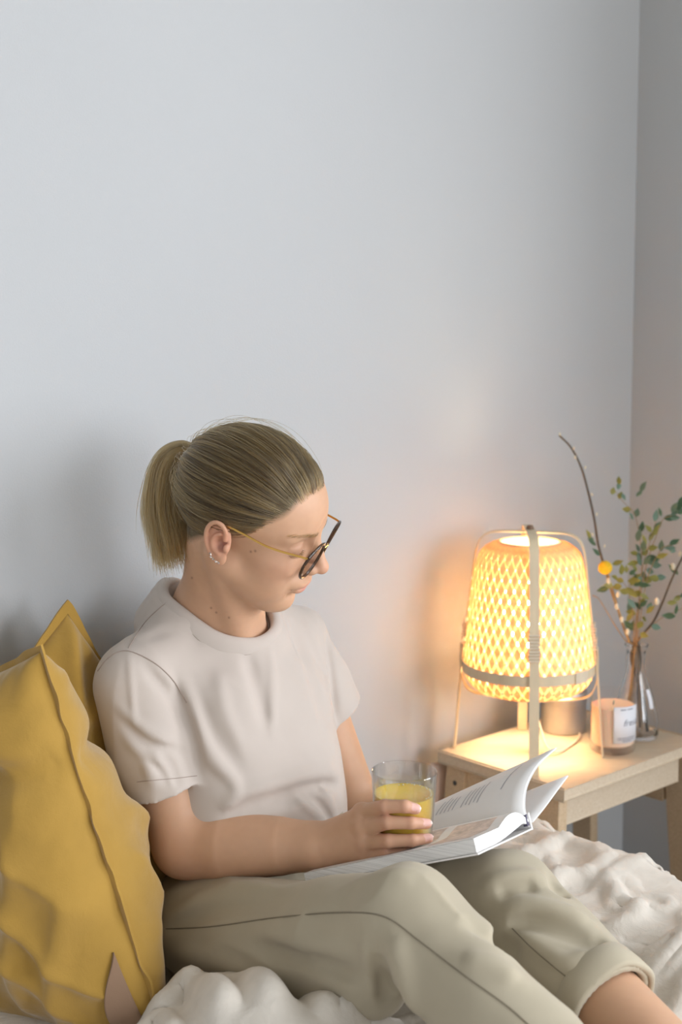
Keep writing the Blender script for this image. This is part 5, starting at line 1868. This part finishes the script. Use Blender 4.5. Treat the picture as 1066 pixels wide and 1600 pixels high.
# ponytail
NP_ = 4200
KP = 20
EDGE = 1.0
tp_ = np.linspace(0, 1, KP)
tie_w = HW_(TIE[None])[0]
a_ = 2 * np.pi * rng.random(NP_); r_ = np.sqrt(rng.random(NP_))
ctr = [tie_w, px(286, 712, 1.875), px(267, 738, 1.885), px(263, 795, 1.890), px(272, 850, 1.885)]
cp_ = spline(ctr, KP)
wid = np.interp(tp_, [0, .12, .35, .7, 1], [0.008, 0.015, 0.026, 0.032, 0.030])
depth = np.interp(tp_, [0, .12, .35, .7, 1], [0.008, 0.014, 0.022, 0.024, 0.020])
camx = np.array(r2); 
ln = 0.62 + 0.56 * rng.random(NP_) ** 0.55
ln *= 1 - 0.22 * np.clip(EDGE * r_ * np.cos(a_), 0, 1) ** 1.5
PT = np.zeros((NP_, KP, 3))
ex = cp_[-1] - cp_[-3]; ex /= np.linalg.norm(ex)
for k in range(KP):
    s = np.clip(tp_[k] * ln, 0, None)
    ip = np.stack([np.interp(s, tp_, cp_[:, c]) for c in range(3)], 1) + np.clip(s - 1, 0, None)[:, None] * ex * 0.19
    tang = np.stack([np.interp(s, tp_, np.gradient(cp_[:, c])) for c in range(3)], 1); tang /= np.linalg.norm(tang, axis=1)[:, None]
    e1 = np.cross(tang, np.array(fw)); e1 /= np.linalg.norm(e1, axis=1)[:, None]
    e2 = np.cross(tang, e1)
    wv_ = np.interp(s, tp_, wid); dv_ = np.interp(s, tp_, depth)
    wave = 0.05 * np.sin(s * 5 + a_ * 3)
    PT[:, k] = ip + e1 * (r_ * np.cos(a_ + wave) * wv_)[:, None] + e2 * (r_ * np.sin(a_ + wave) * dv_)[:, None]
PT += 0.0050 * (rng.normal(size=(NP_, 1, 3)) * (tp_ ** 2)[None, :, None])
shp = np.clip(0.74 + 0.2 * np.sin(a_ * 7 + 1) + 0.16 * rng.normal(size=NP_), 0, 1)
hair_obj('ponytail', PT, 0.00030, person, M_hair, shp, 'short blonde ponytail')
# band
tdv = cp_[1] - cp_[0]; tdv /= np.linalg.norm(tdv)
e1 = np.cross(tdv, [0, 0, 1.0]); e1 /= np.linalg.norm(e1); e2 = np.cross(tdv, e1)
tt = np.linspace(0, 2 * np.pi, 40, endpoint=False)
parts = []
for q in (-0.003, 0.001, 0.005):
    parts.append(closed_tube(tie_w + tdv * (q + .001) + 0.0148 * (np.cos(tt)[:, None] * e1 + np.sin(tt)[:, None] * e2), 0.0026, 8))
v_, f_ = join(parts)
mesh_obj('hair_tie', v_, f_, mat('blonde_elastic', (0.34, 0.25, 0.13), rough=.8), person)
# brows and lashes
bv_hd = BVHTree.FromPolygons([tuple(p) for p in HV], HFc.tolist())
def on_skin(p, lift=0.0006):
    loc, nr, i, d = bv_hd.find_nearest(Vector(p))
    return np.array(loc) + np.array(nr) * lift
bs_, sb_ = [], []
for s in (-1, 1):
    for i in range(220):
        q = rng.random()
        y = 0.012 + 0.038 * q
        x0 = np.interp(q, [0, .5, 1], [0.0885, 0.0815, 0.062]) + 0.0005
        z = 0.0365 + 0.0035 * math.sin(q * 2.4) + rng.normal() * 0.0019 * (1 - .45 * q)
        b0 = np.array([x0, s * y, z])
        dd = np.array([-0.35 - .3 * q, s * 0.9, 0.25 - .4 * q]); dd /= np.linalg.norm(dd)
        ll = 0.0055
        bs_.append([on_skin(b0 + dd * ll * f_, 0.0004 + 0.0006 * f_) for f_ in np.linspace(0, 1, 6)])
hair_obj('eyebrows', HW_(np.array(bs_).reshape(-1, 3)).reshape(-1, 6, 3), 0.00010, person, M_hair, np.full(len(bs_), 0.45))
ls_ = []
for s in (-1, 1):
    for i in range(46):
        q = i / 45
        y = 0.019 + 0.026 * q
        x0 = 0.0825 - 0.0085 * abs(q - .42) ** 1.5 * 3
        b0 = np.array([x0, s * y, 0.0085])
        dd = np.array([0.9, s * (q - .4) * .8, -0.35]); dd /= np.linalg.norm(dd)
        b0 = on_skin(b0, 0.0002)
        ls_.append([b0 + dd * 0.0065 * f_ + np.array([0, 0, 0.0018 * f_ * f_]) for f_ in np.linspace(0, 1, 6)])
hair_obj('eyelashes', HW_(np.array(ls_).reshape(-1, 3)).reshape(-1, 6, 3), 0.00013, person, M_hair, np.full(len(ls_), 0.05))

# earring: a row of small stones along the lobe
M_silver = mat('silver', (0.8, 0.78, 0.75), rough=0.2, metal=1.0)
M_stone = glass_mat('crystal', (1, 0.98, 0.96), 1.9, 0.05)
ear_t = empty('earring', HW_(EAR(-0.004, 0.006, -0.02)[None])[0], 'silver ear climber set with small crystals on the near ear', 'earring')
epts = [EAR(-0.0085, 0.0082, -0.0150), EAR(-0.0065, 0.0085, -0.0190), EAR(-0.0030, 0.0085, -0.0215), EAR(0.0010, 0.0084, -0.0235), EAR(0.0050, 0.0080, -0.0245)]
v_, f_ = tube(HW_(np.array(epts)), 0.0007, 6); mesh_obj('bar', v_, f_, M_silver, ear_t)
for i, p in enumerate(epts):
    bm = bmesh.new(); bmesh.ops.create_icosphere(bm, subdivisions=1, radius=0.0019 if i % 2 else 0.0015)
    c = HW_((p + np.array([0, -0.0012, 0]))[None])[0]
    for vtx in bm.verts:
        vtx.co = Vector(np.array(vtx.co) + c)
    bm_obj('stone', bm, M_silver if i % 2 else M_stone, ear_t)

# ------------------------------------------------------------------ eyeglasses
M_tort = mat('dark_tortoise', (0.055, 0.028, 0.014), rough=0.2, var=0.5, scale=200)
M_gold = mat('gold_metal', (0.80, 0.52, 0.16), rough=0.25, metal=1.0)
M_lens = thin_glass('clear_lens', (0.96, 0.95, 0.95), 1.5)
gl = empty('eyeglasses', HW_(np.array([[0.10, 0, 0.0]]))[0], 'round tortoise-rimmed glasses with thin gold arms, worn low', 'glasses')
gyaw, gpit = math.radians(0), math.radians(-4)
GO = np.array([0.1025, 0.0, 0.0095])
def GP(y, z, x=0.0):
    """glasses plane: y to her left, z up, slight wrap"""
    x2 = x - 1.6 * y * y + z * math.tan(math.radians(7))
    c, s = math.cos(gyaw), math.sin(gyaw)
    return GO + np.array([x2 * c - y * s, x2 * s + y * c, z])
tq = np.linspace(0, 2 * np.pi, 64, endpoint=False)
for s in (-1, 1):
    rim = []
    for a in tq:
        y = s * 0.0345 + 0.0262 * math.cos(a) * (1 + 0.03 * (math.sin(a) > 0) * s * math.cos(a))
        z = 0.0245 * math.sin(a) + (0.0018 * max(0, math.sin(a)) ** 2)
        rim.append(GP(y, z))
    RWd = HW_(np.array(rim))
    v_, f_ = closed_tube(RWd, (0.0019, 0.0020), 8); mesh_obj('rim', v_, f_, M_tort, gl)
    cL = RWd.mean(0)
    V = np.concatenate([cL[None] + HFw * 0.0006, cL + (RWd - cL) * 0.97])
    lo_ = mesh_obj('lens', V, [(0, 1 + i, 1 + (i + 1) % 64) for i in range(64)], M_lens, gl)
    # brow line, hinge and arm
    parts = []
    bl = [GP(s * y, z, 0.0004) for y, z in ((0.0105, 0.012), (0.018, 0.022), (0.034, 0.0272), (0.050, 0.0235), (0.0605, 0.0165))]
    v_, f_ = tube(HW_(spline(bl, 24)), np.interp(np.linspace(0, 1, 24), [0, .5, 1], [0.0012, 0.0016, 0.0022]), 8); mesh_obj('brow_bar', v_, f_, M_tort, gl)
    h0 = GP(s * 0.0615, 0.0160)
    armp = [h0, h0 + np.array([-0.006, s * 0.0035, 0.0004]), np.array([0.050, s * 0.0745, 0.0235]), np.array([0.012, s * 0.0790, 0.0275]), np.array([-0.010, s * 0.0790, 0.0265]), np.array([-0.032, s * 0.0745, 0.010])]
    Pa = HW_(spline(armp, 40))
    v_, f_ = ribbon(Pa, HUw, 0.0026, HLw, 0.0011); mesh_obj('temple_arm', v_, f_, M_gold, gl)
    v_, f_ = tube(HW_(np.array([GP(s * 0.0085, -0.004, -0.002), GP(s * 0.0095, -0.009, -0.006)])), [0.0016, 0.0022], 8); mesh_obj('nose_pad', v_, f_, M_lens, gl)
v_, f_ = tube(HW_(spline([GP(-0.0095, 0.009), GP(0, 0.0125, 0.002), GP(0.0095, 0.009)], 16)), 0.0011, 8); mesh_obj('bridge', v_, f_, M_gold, gl)
# ------------------------------------------------------------------ book
M_page = mat('page_paper', (0.78, 0.77, 0.76), rough=0.75, var=0.015)
M_cover = mat('white_cover', (0.80, 0.78, 0.77), rough=0.45, var=0.01)
M_spine = mat('dark_headband', (0.10, 0.09, 0.14), rough=0.6)
M_print = mat('grey_print', (0.42, 0.42, 0.45), rough=0.8)
M_pic = mat('pale_photo_print', (0.62, 0.52, 0.46), rough=0.6, var=0.25, scale=90)
tr_ = px(746, 1336, 1.68); bl_ = px(479, 1383, 1.785)
ev = tr_ - bl_                      # along the fore edge, from her towards the far end
BH = np.linalg.norm(ev); ev = ev / BH
c0_ = np.array([0, 0, CAM_H]); r_s = px(829, 1297, 1.0) - c0_
sp_ = c0_ + r_s * (((tr_ - c0_) @ ev) / (r_s @ ev))      # spine end, square to the fore edge
ew = sp_ - tr_; ew = ew - ev * (ew @ ev); BW = np.linalg.norm(ew); ew /= BW   # from fore edge to spine
en = np.cross(ev, ew); en = en if en[2] > 0 else -en
bk = empty('book', tr_ - ev * BH / 2 + ew * BW / 2, 'open white-covered book resting on her lap, far pages fanned up', 'book')
B0 = tr_                            # fore edge, far end, bottom of the cover
def BP(a, w, h):
    """a: along from far end towards her (0..1), w: metres from fore edge to spine, h: metres up"""
    return B0 - ev * (a * BH) + ew * w + en * h
# lower cover board
bm = hexa_bm([BP(-.012, -.003, 0), BP(-.012, BW, 0), BP(1.012, BW, 0), BP(1.012, -.003, 0)], [BP(-.012, -.003, .0022), BP(-.012, BW, .0022), BP(1.012, BW, .0022), BP(1.012, -.003, .0022)], 0.0006)
bm_obj('cover_board', bm, M_cover, bk)
# page block: arched cross-section towards the spine
TB = 0.0195
ws = np.linspace(0, BW, 30)
topc = TB + 0.010 * np.sin(np.pi * np.clip((ws / BW - 0.45) / 0.55, 0, 1)) ** 1.0 - 0.006 * np.clip((ws / BW - .8) / .2, 0, 1) ** 2
botc = np.full(30, 0.0026) + 0.012 * np.clip((ws / BW - .35) / .65, 0, 1) ** 1.3 * np.clip((1 - ws / BW) / .12, 0, 1) ** .5
NA = 12
V, F = [], []
sec = np.concatenate([np.c_[ws, topc], np.c_[ws[::-1], botc[::-1]]])
ns = len(sec)
for a in np.linspace(0, 1, NA):
    taper = 1.0 - 0.25 * a
    V.append(np.array([BP(a, w_, h_ if h_ < .004 else h_ * taper) for w_, h_ in sec]))
V = np.concatenate(V)
for i in range(NA - 1):
    for j in range(ns):
        j2 = (j + 1) % ns
        F.append((i * ns + j, (i + 1) * ns + j, (i + 1) * ns + j2, i * ns + j2))
for i in range(29):
    F.append((i, i + 1, ns - 2 - i, ns - 1 - i)); k0 = (NA - 1) * ns
    F.append((k0 + i + 1, k0 + i, k0 + ns - 1 - i, k0 + ns - 2 - i))
# page edges: fine lines of the stacked sheets
M_block, nt, N, L, b = new_mat('page_edges')
tcn = N.new('ShaderNodeTexCoord'); mp = N.new('ShaderNodeMapping')
en_l = Vector(en); rotq = en_l.rotation_difference(Vector((0, 0, 1))).to_euler()
mp.inputs['Rotation'].default_value = rotq; mp.inputs['Scale'].default_value = (3, 3, 1400)
L.new(tcn.outputs['Object'], mp.inputs['Vector'])
nz = N.new('ShaderNodeTexNoise'); nz.inputs['Scale'].default_value = 1.0; nz.inputs['Detail'].default_value = 3
L.new(mp.outputs['Vector'], nz.inputs['Vector'])
rpn = N.new('ShaderNodeValToRGB'); rpn.color_ramp.elements[0].position = .35; rpn.color_ramp.elements[1].position = .6
rpn.color_ramp.elements[0].color = (0.60, 0.59, 0.58, 1); rpn.color_ramp.elements[1].color = (0.80, 0.79, 0.78, 1)
L.new(nz.outputs['Fac'], rpn.inputs['Fac']); L.new(rpn.outputs['Color'], b.inputs['Base Color']); b.inputs['Roughness'].default_value = .8
mesh_obj('page_block', V, F, M_block, bk, smooth=False)
def top_h(w_, a):
    return np.interp(w_, ws, topc) * (1 - 0.25 * a)
def page_patch(name, a0, a1, w0, w1, material, lift=0.0004, n=10):
    V = [BP(a, w_, top_h(w_, a) + lift) for a in np.linspace(a0, a1, n) for w_ in np.linspace(w0, w1, n)]
    o = mesh_obj(name, V, np.array(grid_faces(n, n)), material, bk)
    return o
page_patch('page', 0.002, .998, 0.0005, BW - .004, M_page, 0.0003, 24)
for (a0, a1, w0, w1) in ((0.06, 0.30, 0.020, 0.120), (0.36, 0.60, 0.060, 0.125)):
    page_patch('printed_picture', a0, a1, w0, w1, M_pic, 0.0006)
for i in range(6):
    page_patch('text_line', 0.37, 0.37 + 0.3 * (0.7 + .3 * random.random()), 0.014 + i * 0.006, 0.0152 + i * 0.006, M_print, 0.0006, 4)
# spine and raised half
SPn = BP(0, BW, 0.0)
bm = hexa_bm([BP(-.012, BW - .001, -.0005), BP(-.012, BW + .004, -.0005), BP(1.012, BW + .004, -.0005), BP(1.012, BW - .001, -.0005)], [BP(-.012, BW - .001, .021), BP(-.012, BW + .004, .023), BP(1.012, BW + .004, .023), BP(1.012, BW - .001, .021)], 0.0008)
bm_obj('spine', bm, M_cover, bk)
bm = hexa_bm([BP(-.004, BW - .008, .006), BP(-.004, BW - .001, .006), BP(.02, BW - .001, .006), BP(.02, BW - .008, .006)], [BP(-.004, BW - .006, .020), BP(-.004, BW - .001, .021), BP(.02, BW - .001, .021), BP(.02, BW - .006, .020)], 0.0006)
bm_obj('headband', bm, M_spine, bk)
# raised sheets: section given by the far-end outline (pixels), swept along the spine
def sheet(name, outline_px, material, thick, shrink=0.0, drop=0.0, n=26):
    O = spline([px(x, y, d) for x, y, d in outline_px], n)
    V = []
    m_ = 14
    for a in np.linspace(0, 1, m_):
        q = np.linspace(0, 1, n)
        V.append(O - ev * (BH * a) - en * (drop * a * q)[:, None])
    o = mesh_obj(name, np.concatenate(V), np.array(grid_faces(m_, n)), material, bk)
    md = o.modifiers.new('t', 'SOLIDIFY'); md.thickness = thick; md.offset = 0
    return o, O
pg, OL = sheet('raised_pages', [(826, 1284, 1.837), (818, 1262, 1.843), (822, 1228, 1.860), (840, 1195, 1.880), (870, 1168, 1.910)], M_page, 0.0012, drop=0.05)
sheet('raised_pages', [(827, 1284, 1.838), (821, 1261, 1.845), (825, 1228, 1.863), (843, 1195, 1.883), (872, 1168, 1.913)], M_page, 0.0004, drop=0.05)
sheet('raised_cover', [(833, 1284, 1.843), (851, 1262, 1.860), (870, 1236, 1.880), (888, 1212, 1.900)], M_cover, 0.0022, drop=0.04)
# print on the raised page (facing her and the camera)
nq = len(OL)
def raised_patch(name, a0, a1, q0, q1, material, n=6):
    V = []
    T = np.gradient(OL, axis=0); T /= np.linalg.norm(T, axis=1)[:, None]
    nr = np.cross(ev, T); 
    if nr.mean(0) @ (np.array([0, 0, CAM_H]) - OL.mean(0)) < 0: nr = -nr
    for a in np.linspace(a0, a1, n):
        for q in np.linspace(q0, q1, n):
            i = q * (nq - 1)
            p = np.array([np.interp(i, np.arange(nq), OL[:, c]) for c in range(3)])
            m_ = np.array([np.interp(i, np.arange(nq), nr[:, c]) for c in range(3)])
            V.append(p - ev * (BH * a) - en * (0.05 * a * q) + m_ * 0.0011)
    return mesh_obj(name, np.array(V), np.array(grid_faces(n, n)), material, bk)
raised_patch('text_line', 0.165, 0.172, 0.56, 0.90, M_print)
for i in range(5):
    raised_patch('text_line', 0.30 + i * 0.026, 0.3055 + i * 0.026, 0.48 + .02 * (i % 2), 0.72 + 0.08 * random.random(), M_print)
for i in range(5):
    raised_patch('text_line', 0.46 + i * 0.026, 0.4655 + i * 0.026, 0.48, 0.66 + 0.1 * random.random(), M_print)

# ------------------------------------------------------------------ glass of juice
gb = px(630, 1314, 1.797)
gax = np.array([0.02, 0.0, 1.0]); gax /= np.linalg.norm(gax)
GR, GH = 0.0415, 0.0925
drink = empty('drinking_glass', gb, 'clear tumbler of orange juice held in her right hand on the book', 'glass')
v_, f_ = lathe([(0, 0), (0.031, 0), (0.0345, 0.0015), (0.0362, 0.006), (GR, GH - .001), (GR - .0007, GH), (GR - .0017, GH - .001), (0.0346, 0.011), (0.0325, 0.0075), (0, 0.0065)], gb, 72, axis=gax)
M_tumb = thin_glass('tumbler_glass', (0.955, 0.955, 0.95), 1.9, 2.0)
mesh_obj('tumbler', v_, f_, M_tumb, drink)
M_juice, nt, N, L, b = new_mat('orange_juice')
b.inputs['Base Color'].default_value = (1.0, 0.66, 0.09, 1)
b.inputs['Roughness'].default_value = 0.25
b.inputs['Subsurface Weight'].default_value = 0.6
b.inputs['Subsurface Radius'].default_value = (0.02, 0.012, 0.002)
b.inputs['Subsurface Scale'].default_value = 1.0
JT = 0.063
rj = lambda z: 0.0346 + (GR - .0017 - 0.0346) * (z - .011) / (GH - .012) - .0004
v_, f_ = lathe([(0, 0.0071), (0.0322, 0.0079), (0.0342, 0.0115), (rj(JT), JT), (rj(JT) - .001, JT - .0006), (0, JT - .0008)], gb, 64, axis=gax)
mesh_obj('juice', v_, f_, M_juice, drink)
M_foam = mat('juice_bubble', (0.85, 0.78, 0.50), rough=.3)
bub = []
for i in range(16):
    a = math.radians(-40 + 9 * i + 4 * random.random()); r_b = 0.0009 + 0.0006 * random.random()
    rr = rj(JT) - 0.0016 - 0.006 * random.random() ** 3
    c = gb + np.array([rr * math.cos(a), rr * math.sin(a), JT])
    v_, f_ = lathe([(0, -.6 * r_b), (r_b * .8, -.3 * r_b), (r_b, .1 * r_b), (r_b * .7, .7 * r_b), (0, r_b)], c, 8)
    bub.append((v_, f_))
v_, f_ = join(bub); fo = mesh_obj('bubbles', v_, f_, M_foam, drink); fo['kind'] = 'stuff'
